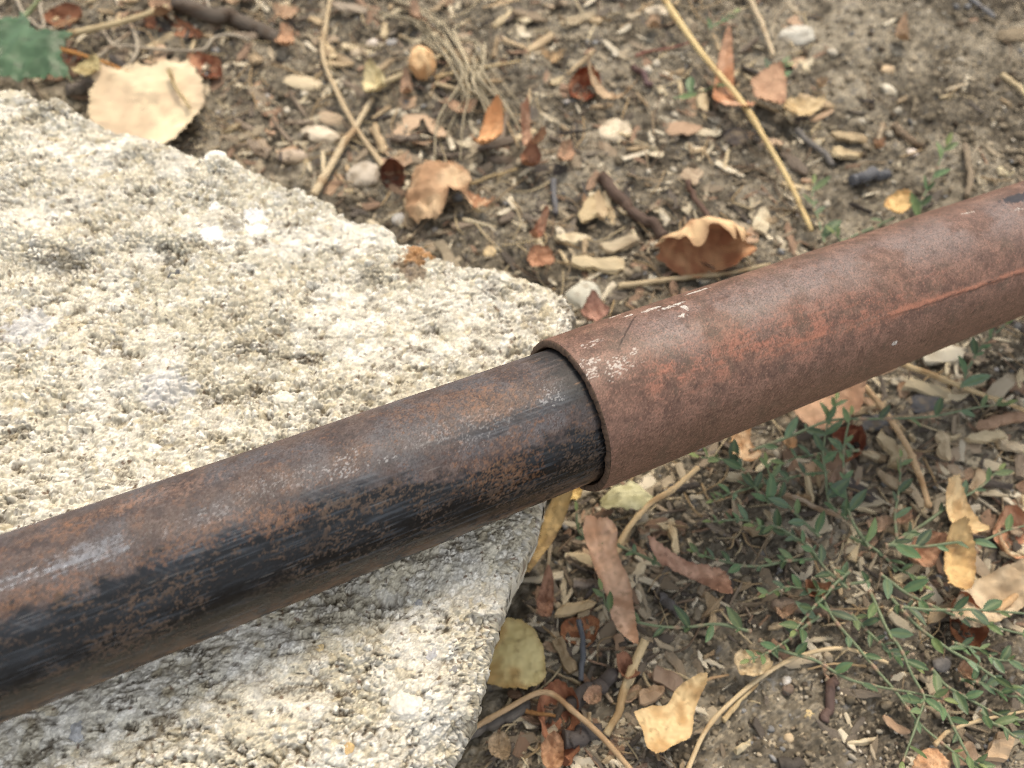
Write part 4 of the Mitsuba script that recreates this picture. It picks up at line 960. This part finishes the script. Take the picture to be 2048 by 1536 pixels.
stone('tan pebble above the white chalk crumb', 1774, 142, 0.0044, 0.0038, (212, 184, 144), 0.2)
stone('tiny white pebble by the small leaf flake', 1824, 308, 0.0032, 0.0028, (226, 212, 200), 0)
stone('yellow pebble on the bare soil near the bottom', 1619, 1430, 0.0021, 0.0019, (214, 190, 138), 0.3)
stone('white pebble on the bare soil under the sprig', 1572, 1362, 0.0020, 0.0016, (226, 222, 216), 0.9)
stone('grey pebble just left of the yellow one', 1588, 1430, 0.0022, 0.0016, (150, 146, 140), -0.4)
stone('cream pebble near the bottom edge', 1577, 1477, 0.0019, 0.0017, (212, 188, 150), 0.5)
stone('amber pebble at the lower end of the bare soil', 1542, 1490, 0.0018, 0.0016, (206, 178, 126), 0.5)
stone('brownish clod left of the maroon-brown stick', 1576, 1380, 0.0024, 0.0019, (126, 108, 94), 0.5)
stone('grey stone lump among the crossing sprigs', 1882, 1330, 0.0036, 0.0030, (128, 124, 122), 0.5, amp=0.35)
stone('large dark clod at the top right corner', 2030, 76, 0.0130, 0.0070, (140, 124, 98), 0.1, amp=0.35)
stone('charcoal grey lump under the bent straw', 1846, 812, 0.0100, 0.0056, (104, 104, 108), 0.3, amp=0.35)
stone('dark slate lump left of the bent straw', 1752, 846, 0.0105, 0.0042, (108, 108, 110), 0.2, amp=0.35)
stone('pinkish crumb near the yellow leaf scrap', 1822, 1310, 0.0016, 0.0014, (206, 184, 160), 0)
stone('white crumb in the soil at the right edge', 2010, 345, 0.0050, 0.0034, (222, 208, 168), 0.2, amp=0.3)
stone('cream nub beside the tip of the stone', 980, 506, 0.0042, 0.0034, (222, 196, 146), 0.9)
stone('grey nub in the soil beyond the chalky dabs', 800, 442, 0.0046, 0.0042, (190, 188, 184), 0.2)

# ------------------------------------------------------------------ wood chips that can be told apart
for u, v, L, W, ang, cc, lab in [
        (1196, 540, 0.0130, 0.0048, 0.0, (206, 188, 150), 'pale thick wood chip near the tip of the stone'), (1176, 432, 0.0105, 0.0045, 1.35, (198, 176, 134), 'pale upright wood chip above the tip of the stone'), (1235, 502, 0.0100, 0.0036, 0.5, (190, 174, 144), 'curved wood chip beside the large orange curled leaf'),
        (1520, 455, 0.0090, 0.0042, 1.2, (216, 202, 170), 'white wood chip beside the lower end of the long straw'), (1688, 320, 0.0085, 0.0036, -0.1, (214, 192, 148), 'seed-shaped pale chip in the soil'), (1692, 286, 0.0100, 0.0032, -0.1, (190, 168, 130), 'light tan chip above the seed-shaped one'),
        (1128, 1320, 0.0066, 0.0026, -1.1, (178, 156, 120), 'tan wood chip standing right of the yellow-green leaf'), (1150, 1224, 0.0074, 0.0022, 0.25, (198, 174, 132), 'pale wood chip above the tan one'), (1880, 905, 0.0070, 0.0030, 1.3, (200, 180, 144), 'pale split wood chip in the chip heap right of the straw'),
        (1775, 905, 0.0080, 0.0034, -0.9, (202, 184, 146), 'curved pale wood chip left of the bent straw'), (1790, 925, 0.0080, 0.0030, 0.8, (196, 178, 140), 'pale chip crossing the curved one'), (1945, 975, 0.0070, 0.0024, 0.9, (194, 170, 136), 'tan chip at the lower end of the chip heap'),
        (1780, 975, 0.0080, 0.0022, -0.6, (188, 168, 136), 'striped tan chip below the curved one'), (1960, 885, 0.0090, 0.0026, 0.2, (202, 184, 146), 'pale chip near the ridged bark stick'), (1990, 790, 0.0100, 0.0036, 0.7, (186, 172, 146), 'grey chip below the wider tube at the right edge'),
        (1880, 720, 0.0115, 0.0052, 0.2, (214, 206, 184), 'whitish broad chip close under the wider tube'), (1850, 790, 0.0100, 0.0034, -0.3, (206, 190, 154), 'pale chip beside the charcoal lump'), (1990, 1500, 0.0056, 0.0034, 0.9, (202, 172, 136), 'tan chip in the bottom right corner'),
        (1915, 1515, 0.0050, 0.0030, 0.3, (172, 146, 120), 'brown chip left of the corner chip'), (1480, 1500, 0.0034, 0.0012, 0.5, (202, 186, 150), 'pale splinter at the bottom edge'), (1170, 1175, 0.0050, 0.0020, 0.0, (150, 138, 126), 'grey chip beside the long pinkish leaf'),
        (1300, 1395, 0.0050, 0.0028, 0.4, (178, 150, 120), 'brown blocky chip above the pale yellow angular leaf'), (1335, 1370, 0.0066, 0.0034, -0.6, (146, 124, 106), 'grey-brown bark chip above the pale yellow angular leaf'), (2020, 905, 0.0066, 0.0024, -0.2, (206, 190, 160), 'pale chip at the right edge under the bark stick'),
        (1060, 45, 0.0120, 0.0030, -0.3, (150, 132, 108), 'flat grey-brown chip at the top middle'), (1160, 50, 0.0120, 0.0040, 0.6, (176, 160, 130), 'dusty chip in the soil at the top middle'), (700, 28, 0.0110, 0.0034, -0.1, (176, 160, 140), 'greyish chip right of the bent straw top'), (1930, 780, 0.0095, 0.0030, 0.4, (190, 172, 140), 'tan chip under the pale straw at right')]:
    chip('wood_chip', lab, 'wood chip', u, v, L, W, ang, cc, H=0.0014, z=0.003, curve=0.12 if 'curved' in lab else 0.02, tiltp=0.1)

# ------------------------------------------------------------------ green sprigs
GREEN, BLUEGREEN, YGREEN = (82, 112, 74), (92, 118, 90), (126, 142, 78)


def leaflet(base, d, up, L, W, col, seed):
    """A small lance-shaped leaf, folded along its midrib, from its base along d."""
    d = d / np.linalg.norm(d)
    s = np.cross(d, up)
    s /= np.linalg.norm(s)
    n = np.cross(s, d)
    t = np.linspace(0, 1, 9)
    w = W * np.sin(math.pi * np.clip(t * 0.94 + 0.05, 0, 1)) ** 0.8
    q = np.array([-1, -0.5, 0, 0.5, 1])
    r = np.random.default_rng(seed)
    droop, fold = r.uniform(-0.25, 0.35), r.uniform(0.2, 0.6)
    T_, Q_ = np.meshgrid(t, q, indexing='ij')
    Wv = np.repeat(w, 5).reshape(T_.shape)
    p = base + d * (T_ * L)[..., None] + s * (Wv * Q_)[..., None] + n * (np.abs(Q_) * Wv * fold - droop * L * T_ ** 2)[..., None]
    v = p.reshape(-1, 3)
    c = C(*col) * (0.85 + 0.3 * vn(v * 800, 2))[:, None]
    c = mixc(c, C(*YGREEN), sst(0.3, 0.0, np.abs(Q_)).ravel() * 0.35)
    return v, grid_faces(9, 5), c


def sprig(label, pts, z=0.012, n=9, L=0.011, r0=0.0007, group=None, col=None, seed=None, stemcol=(116, 132, 96), tipgreen=False):
    seed = seed if seed is not None else int(pts[0][0] + pts[0][1] * 3) % 997
    r = np.random.default_rng(seed)
    key = numbered('sprig')
    m = 36
    path = ground_path(pts, z, m)
    for k in range(3): path[:, k] += (vn(np.stack([np.linspace(0, 5, m), np.full(m, seed), np.full(m, k)], 1), 3) - 0.5) * 0.0022
    path[:, 2] = np.maximum(path[:, 2], gz(path[:, 0], path[:, 1]) + 0.0015)
    tt = np.linspace(0, 1, m)
    node = np.exp(-(((tt * n + 0.5) % 1 - 0.5) / 0.10) ** 2)
    v, f = tube_along(path, r0 * (1 - 0.45 * tt) * (1 + 0.4 * node), 6)
    c = C(*stemcol) * (0.85 + 0.3 * vn(v * 500, 3))[:, None]
    nd = np.concatenate([np.repeat(node, 6), [0, 0]])
    c = mixc(c, C(176, 130, 108), sst(0.5, 0.95, nd) * 0.8)
    put(key + '__stem', v, f, c, 'green_plant')
    tg = np.gradient(path, axis=0)
    tg /= np.linalg.norm(tg, axis=1, keepdims=True)
    k = 0
    for i in range(n):
        j = int(round((i + 0.5) / n * (m - 1)))
        for b in range(0 if r.random() < 0.12 and i else 2 if r.random() < 0.22 else 1):
            side = (1 if (i + b) % 2 else -1)
            lat = np.cross([0, 0, 1.0], tg[j]) * side
            d = lat * r.uniform(0.5, 1.0) + tg[j] * r.uniform(0.4, 1.0) + np.array([0, 0, r.uniform(0.15, 0.9)])
            base = path[j]
            ll = L * 1.1 * r.uniform(0.5, 1.2) * (1 - 0.3 * (i / n)) * (0.6 if b else 1)
            cc = np.array(BLUEGREEN if r.random() < 0.4 else GREEN) * r.uniform(0.72, 1.18)
            if i >= n - 2 or r.random() < 0.1: cc = 0.55 * cc + 0.45 * np.array(YGREEN)
            lv, lf, lc = leaflet(base, d, np.array([r.normal(0, .3), r.normal(0, .3), 1.0]), ll, ll * r.uniform(0.16, 0.23), cc, seed * 31 + k)
            put(f'{key}__leaf' + ('' if k == 0 else f'_{k:03d}'), lv, lf, lc, 'green_plant')
            k += 1
    # end bud
    lv, lf, lc = leaflet(path[-1], tg[-1] + np.array([0, 0, 0.3]), np.array([0.2, 0.1, 1.0]), L * 0.55, L * 0.11, YGREEN, seed)
    put(f'{key}__leaf_{k:03d}', lv, lf, lc, 'green_plant')
    return tag(key, label, 'green sprig', group)


sprig('sprig with a bushy tip crossing the long pinkish leaf', [(1500, 1262), (1440, 1250), (1370, 1256), (1300, 1252), (1250, 1240), (1218, 1215), (1204, 1180)], 0.014, 8, 0.0085)
sprig('sprig curling up beside the rim of the wider tube', [(1330, 1130), (1270, 1106), (1220, 1090), (1178, 1086), (1156, 1058), (1154, 1020)], [0.010, 0.010, 0.012, 0.014, 0.018, 0.024], 8, 0.0075)
sprig('sprig pointing right over the bare soil at the bottom', [(1520, 1275), (1580, 1305), (1640, 1322), (1700, 1356), (1760, 1372), (1830, 1384), (1886, 1402)], 0.011, 8, 0.0088)
sprig('longest sprig running diagonally to the bottom right', [(1625, 1160), (1665, 1235), (1725, 1305), (1785, 1375), (1832, 1440), (1900, 1495), (1960, 1552)], 0.010, 10, 0.0088)
sprig('sprig with pink nodes right of the longest one', [(1735, 1185), (1770, 1256), (1800, 1300), (1822, 1345), (1850, 1392), (1838, 1440), (1806, 1525)], 0.013, 8, 0.0086)
sprig('upper long sprig running to the right edge below the golden leaf', [(1780, 1190), (1836, 1256), (1900, 1292), (1960, 1332), (2010, 1372), (2070, 1412)], 0.013, 9, 0.0092)
sprig('sprig passing under the golden leaf', [(1760, 1150), (1820, 1190), (1900, 1225), (1960, 1238), (2070, 1278)], 0.014, 8, 0.0090)
sprig('level sprig reaching the right edge beside the golden leaf', [(1800, 1212), (1890, 1216), (1960, 1222), (2070, 1226)], 0.018, 8, 0.0085)
sprig('sprig running to the right edge above the bottom corner', [(1860, 1340), (1900, 1372), (1950, 1402), (2010, 1432), (2070, 1446)], 0.011, 8, 0.0075)
sprig('short sprig in the bottom right corner', [(1876, 1402), (1905, 1450), (1935, 1500), (1962, 1530)], 0.012, 6, 0.0072)
sprig('sprig climbing out at the lower right edge', [(1960, 1420), (2000, 1450), (2030, 1470), (2060, 1500)], 0.012, 6, 0.0078)
sprig('level sprig in front of the slate lumps', [(1500, 900), (1580, 872), (1660, 842), (1750, 838), (1860, 834), (1950, 818), (2014, 806)], 0.016, 11, 0.0090)
sprig('upright sprig hanging over the maroon leaf scrap', [(1700, 1042), (1660, 1000), (1648, 930), (1652, 860), (1670, 800)], 0.016, 9, 0.0090)
sprig('slender sprig beside the red-brown curled leaf', [(1740, 1100), (1704, 1040), (1690, 980), (1688, 900), (1700, 830)], 0.018, 8, 0.0090)
sprig('sprig under the wider tube with bluish leaves', [(1540, 1010), (1500, 960), (1460, 925), (1400, 912)], 0.014, 7, 0.0100)
sprig('sprig crossing the pale yellow leaf', [(1770, 1095), (1840, 1052), (1900, 1008), (1960, 975), (1996, 940)], 0.016, 9, 0.0080)
sprig('sprig running level over the tan leaf to the right edge', [(1770, 1092), (1860, 1090), (1940, 1082), (1995, 1072), (2065, 1045)], 0.019, 9, 0.0080)
sprig('thin sprig standing right of the red-brown scrap', [(1795, 1100), (1790, 1040), (1798, 980), (1802, 920)], 0.014, 7, 0.0078)
sprig('sprig poking out below the right part of the wider tube', [(1920, 780), (1936, 735), (1965, 690), (2010, 650)], 0.022, 7, 0.0100)
sprig('green sprig standing in the soil above the wider tube', [(1826, 482), (1838, 430), (1852, 385), (1876, 330), (1894, 292)], [0.008, 0.012, 0.016, 0.022, 0.026], 7, 0.0135)
sprig('small sprig at the foot of the long yellow straw', [(1650, 490), (1640, 450), (1630, 410), (1624, 370)], 0.012, 5, 0.0115)
sprig('small sprig along the upper edge of the wider tube', [(1790, 436), (1730, 462), (1690, 480), (1672, 470)], 0.014, 5, 0.0120)
sprig('tiny pale sprig beside the upturned orange-edged leaf', [(1345, 196), (1380, 186), (1420, 178), (1446, 170)], 0.007, 4, 0.0115)
sprig('tiny sprig beside the yellow straw near the top edge', [(1418, 60), (1430, 48), (1448, 40), (1466, 28)], 0.008, 4, 0.0120)
sprig('tiny sprig right of the second pale straw', [(1530, 175), (1540, 155), (1552, 140), (1570, 132)], 0.008, 4, 0.0120)
sprig('leafy sprig in the shade right below the wider tube', [(1640, 1080), (1590, 1030), (1550, 980), (1530, 930)], 0.013, 8, 0.0090)
sprig('dense sprig at the heart of the tangle', [(1700, 1180), (1650, 1130), (1610, 1090), (1560, 1060), (1510, 1050)], 0.013, 9, 0.0085)
sprig('sprig trailing left of the longest one', [(1640, 1230), (1590, 1270), (1545, 1300), (1500, 1322)], 0.012, 7, 0.0075)
sprig('drooping sprig over the grey-brown stick', [(1700, 1140), (1660, 1180), (1620, 1225), (1590, 1262)], 0.016, 7, 0.0080)

sprig('low leafy sprig in the shade right of the thick straw', [(1600, 1080), (1540, 1052), (1480, 1040), (1420, 1046)], 0.009, 11, 0.0068)
sprig('low sprig spreading left from the heart of the tangle', [(1640, 1120), (1570, 1125), (1500, 1132), (1440, 1120), (1390, 1105)], 0.009, 13, 0.0066)
sprig('low sprig just below the wider tube beside the white-tipped leaf', [(1660, 940), (1600, 955), (1540, 962), (1470, 985), (1430, 1000)], 0.010, 13, 0.0070)
sprig('low sprig under the big pinkish tan leaf', [(1720, 900), (1670, 905), (1610, 912), (1560, 930)], 0.010, 11, 0.0072)
sprig('low tangled sprig above the grey-brown stick', [(1740, 1160), (1690, 1172), (1640, 1180), (1580, 1176), (1530, 1190)], 0.010, 13, 0.0066)
sprig('low sprig between the pinkish scrap and the golden leaf', [(1700, 1070), (1750, 1100), (1800, 1140), (1850, 1170)], 0.012, 11, 0.0066)
sprig('low sprig trailing under the longest sprig', [(1700, 1230), (1750, 1280), (1790, 1310), (1830, 1330)], 0.008, 10, 0.0066)
sprig('low sprig matted along the right edge below the broad pale leaf', [(1900, 1290), (1950, 1300), (2000, 1320), (2060, 1336)], 0.010, 11, 0.0070)
sprig('low sprig matted along the right edge near the bottom corner', [(1920, 1360), (1970, 1372), (2020, 1392), (2062, 1398)], 0.009, 10, 0.0070)

# ------------------------------------------------------------------ the countless small litter: the larger pieces one by one
R4 = np.random.default_rng(99)
AREAS = [('in the litter behind the stone', lambda u, v: u < 560 and v < 480), ('in the soil between the stone and the white pebble', lambda u, v: 560 <= u < 1150 and v < 620), ('in the soil round the long yellow straw', lambda u, v: 1150 <= u < 1640 and v < 640),
         ('in the bare soil at the upper right', lambda u, v: u >= 1640 and v < 480), ('beside the front right edge of the stone', lambda u, v: u < 1330 and v > 980), ('in the tangle of green sprigs', lambda u, v: 1330 <= u < 1800 and v > 800 and v < 1280),
         ('in the chip heap at the right edge', lambda u, v: u >= 1700 and 620 < v < 1240), ('on the bare soil near the bottom', lambda u, v: v >= 1240)]
KINDS = [('wood_chip', 'pale straw-coloured wood chip', 'wood chip', [(212, 192, 152), (196, 172, 134), (222, 206, 170), (170, 148, 116)]), ('bark_flake', 'grey-brown bark flake', 'bark flake', [(112, 100, 88), (86, 80, 76), (146, 130, 112)]),
         ('leaf_flake', 'rust-coloured leaf flake', 'leaf flake', [(184, 152, 122), (152, 122, 98), (202, 172, 140), (178, 158, 132)])]


SHADES = {'wood_chip': ['straw-coloured', 'tan', 'pale cream', 'dull brown'], 'bark_flake': ['grey-brown', 'dark grey', 'light brown'], 'leaf_flake': ['tan orange', 'rust brown', 'pale orange', 'dusty beige']}


def on_stone(u, v):
    p = at(u, v)
    q = at_top(u, v)
    return STONE.buffer(0.004).contains(shapely.Point(q)) or STONE.buffer(0.003).contains(shapely.Point(p[:2]))


def behind_pipe(u, v):
    if u > 1080: return (697 - (u - 1075) * 0.338 - 4) < v < (990 - (u - 1186) * 0.415 + 4)
    return False


def density(u, v):
    if v < 640 and u < 1150: return 1.0
    if v < 640 and u < 1640: return 0.7
    if v < 480: return 0.09
    if u < 1330: return 1.0
    if v < 1260: return 0.9 if u > 1700 else 0.65
    return 0.11


def small_pebble(label, group, u, v, a, seed):
    cc = [(206, 190, 160), (176, 170, 164), (222, 210, 188), (160, 140, 116)][seed % 4]
    pv, pf = pebble_mesh(a, a * R4.uniform(0.6, 0.95), a * 0.6, seed, 2, 0.2)
    p = at(u, v, 0)
    pv = rotz(pv, R4.uniform(0, 6)) + p + np.array([0, 0, a * 0.25])
    key = put(numbered('small_pebble'), pv, pf, C(*cc) * (0.8 + 0.4 * fb(pv * 700, 2, seed % 9))[:, None], 'pebble_mineral')
    tag(key, label, 'pebble', group)


made = {}
tries = 0
while sum(made.values()) < 620 and tries < 9000:
    tries += 1
    u, v = R4.uniform(-10, 2058), R4.uniform(-10, 1546)
    if R4.random() > density(u, v) or on_stone(u, v) or behind_pipe(u, v): continue
    area = next((n_ for n_, fn in AREAS if fn(u, v)), None)
    if area is None: continue
    pick = R4.random()
    d_ = 0.33 / (math.sin(PITCH) - (768 - v) / FPX * math.cos(PITCH))
    if pick > 0.80:
        if made.get('p', 0) >= 130: continue
        made['p'] = made.get('p', 0) + 1
        sh = int(R4.integers(1 << 20))
        pr = R4.uniform(3.0, 7.5)
        lab = ('tiny ' if pr < 4.5 else 'small ') + ['cream', 'grey', 'whitish', 'brown'][sh % 4] + ' pebble ' + area
        small_pebble(lab, lab.replace('pebble', 'pebbles'), u, v, pr * d_ / FPX * (1.0 if v < 700 else 0.8), sh)
        continue
    dark_ = area in (AREAS[0][0], AREAS[4][0])  # extra bark flakes added in these areas, partly standing in for shaded gaps
    name, lab, cat, cols = KINDS[0 if pick < (0.26 if dark_ else 0.42) else 1 if pick < (0.58 if dark_ else 0.62) else 2]
    if made.get(name, 0) >= 255: continue
    made[name] = made.get(name, 0) + 1
    Lp = 9 + 34 * R4.random() ** 1.5 * (0.75 if v > 1240 else 1)
    L = Lp * d_ / FPX
    W = L * (0.07 + 0.36 * R4.random() ** 1.4) if name != 'leaf_flake' else L * R4.uniform(0.3, 0.7)
    ci_ = int(R4.integers(len(cols)))
    word = ('long ' if Lp > 22 else 'tiny ' if Lp < 12 else '') + ('slender ' if W / L < 0.14 else 'broad ' if W / L > 0.32 else '')
    lab = (word + SHADES[name][ci_] + ' ' + cat + ' ' + area).strip()
    chip(name, lab, cat, u, v, L, W, R4.uniform(0, math.pi), cols[ci_], H=(0.0010 if name != 'leaf_flake' else 0.0004), z=R4.uniform(-0.0006, 0.0030), curve=R4.uniform(-0.1, 0.25) if name == 'leaf_flake' else R4.uniform(-0.05, 0.08),
         group=lab.replace('flake', 'flakes').replace('chip', 'chips'), tiltp=R4.normal(0, 0.16), tiltr=R4.normal(0, 0.3), seed=int(R4.integers(1 << 30)))

# ------------------------------------------------------------------ crumbs and fibres too small to count
vs, fs, cs, off = [], [], [], 0
ico = trimesh.creation.icosphere(subdivisions=0)
for k in range(17000):
    u, v = R4.uniform(-30, 2078), R4.uniform(-30, 1566)
    p = at(u, v)
    if STONE.contains(shapely.Point(p[:2])): continue
    d_ = np.linalg.norm(p - EYE)
    a = np.clip(R4.lognormal(-6.95, 0.5), 0.0004, 0.0036)
    a *= np.clip(d_ / 0.5, 0.5, 1.1)
    w = ico.vertices * (1 + 0.35 * (R4.random((12, 1)) - 0.5)) * np.array([a, a * R4.uniform(0.5, 1), a * R4.uniform(0.45, 0.8)])
    w = rotz(w, R4.uniform(0, 6)) + p + np.array([0, 0, a * 0.35 + 0.0004])
    t = R4.random()
    cc = C(142, 130, 110) if t < 0.62 else C(176, 162, 138) if t < 0.82 else C(206, 196, 176) if t < 0.90 else C(104, 92, 78) if t < 0.96 else C(150, 150, 150)
    vs.append(w)
    fs.append(ico.faces + off)
    off += 12
    cs.append(np.tile(cc * R4.uniform(0.6, 1.25), (12, 1)))
put('soil_crumbs', np.vstack(vs), np.vstack(fs), np.vstack(cs), 'rough_mineral')
tag('soil_crumbs', 'loose crumbs of dry soil and grit strewn over the ground', 'soil', kind='stuff')
vs, fs, cs, off = [], [], [], 0
for k in range(9500):
    u, v = R4.uniform(-30, 2078), R4.uniform(-30, 1566)
    if R4.random() > density(u, v) * 1.1: continue
    p = at(u, v)
    if STONE.contains(shapely.Point(p[:2])): continue
    L = 0.0011 + 0.0078 * R4.random() ** 1.8
    w, ff = chip_mesh(L, L * R4.uniform(0.06, 0.4), 0.0004, int(R4.integers(1 << 30)), R4.uniform(-0.1, 0.2))
    w = rot3(w, R4.uniform(0, 6.3), R4.normal(0, 0.2), R4.normal(0, 0.35)) + p + np.array([0, 0, R4.uniform(-0.0006, 0.0018)])
    t = R4.random()
    cc = [(210, 196, 166), (186, 170, 142), (150, 134, 112), (96, 88, 80), (158, 128, 104), (222, 210, 184), (118, 108, 96)][int(t * 7)]
    vs.append(w)
    fs.append(ff + off)
    off += len(w)
    cs.append(np.tile(C(*cc) * R4.uniform(0.75, 1.15), (len(w), 1)))
for k in range(1300):
    u, v = R4.uniform(-30, 2078), R4.uniform(-30, 1566)
    if R4.random() > density(u, v) * 1.2 or STONE.contains(shapely.Point(at(u, v)[:2])): continue
    a, ln = R4.uniform(0, math.pi), R4.uniform(25, 120)
    du, dv = math.cos(a) * ln, math.sin(a) * ln * 0.8
    e = (u + du, v + dv)
    if STONE.contains(shapely.Point(at(*e)[:2])): continue
    w, ff = tube_along(ground_path([(u, v), (u + du / 2 + R4.normal(0, ln * .12), v + dv / 2 + R4.normal(0, ln * .12)), e], [0.001, R4.uniform(0.002, 0.005), 0.001], 9), np.linspace(1, 0.6, 9) * R4.uniform(0.00025, 0.0006), 5)
    vs.append(w)
    fs.append(ff + off)
    off += len(w)
    cs.append(np.tile(C(*[(196, 178, 140), (160, 140, 112), (128, 108, 88), (176, 150, 110)][k % 4]) * R4.uniform(0.75, 1.15), (len(w), 1)))
put('plant_debris', np.vstack(vs), np.vstack(fs), np.vstack(cs), 'dry_plant', smooth=False)
tag('plant_debris', 'fine broken plant fibres and splinters strewn over the soil', 'debris', kind='stuff')
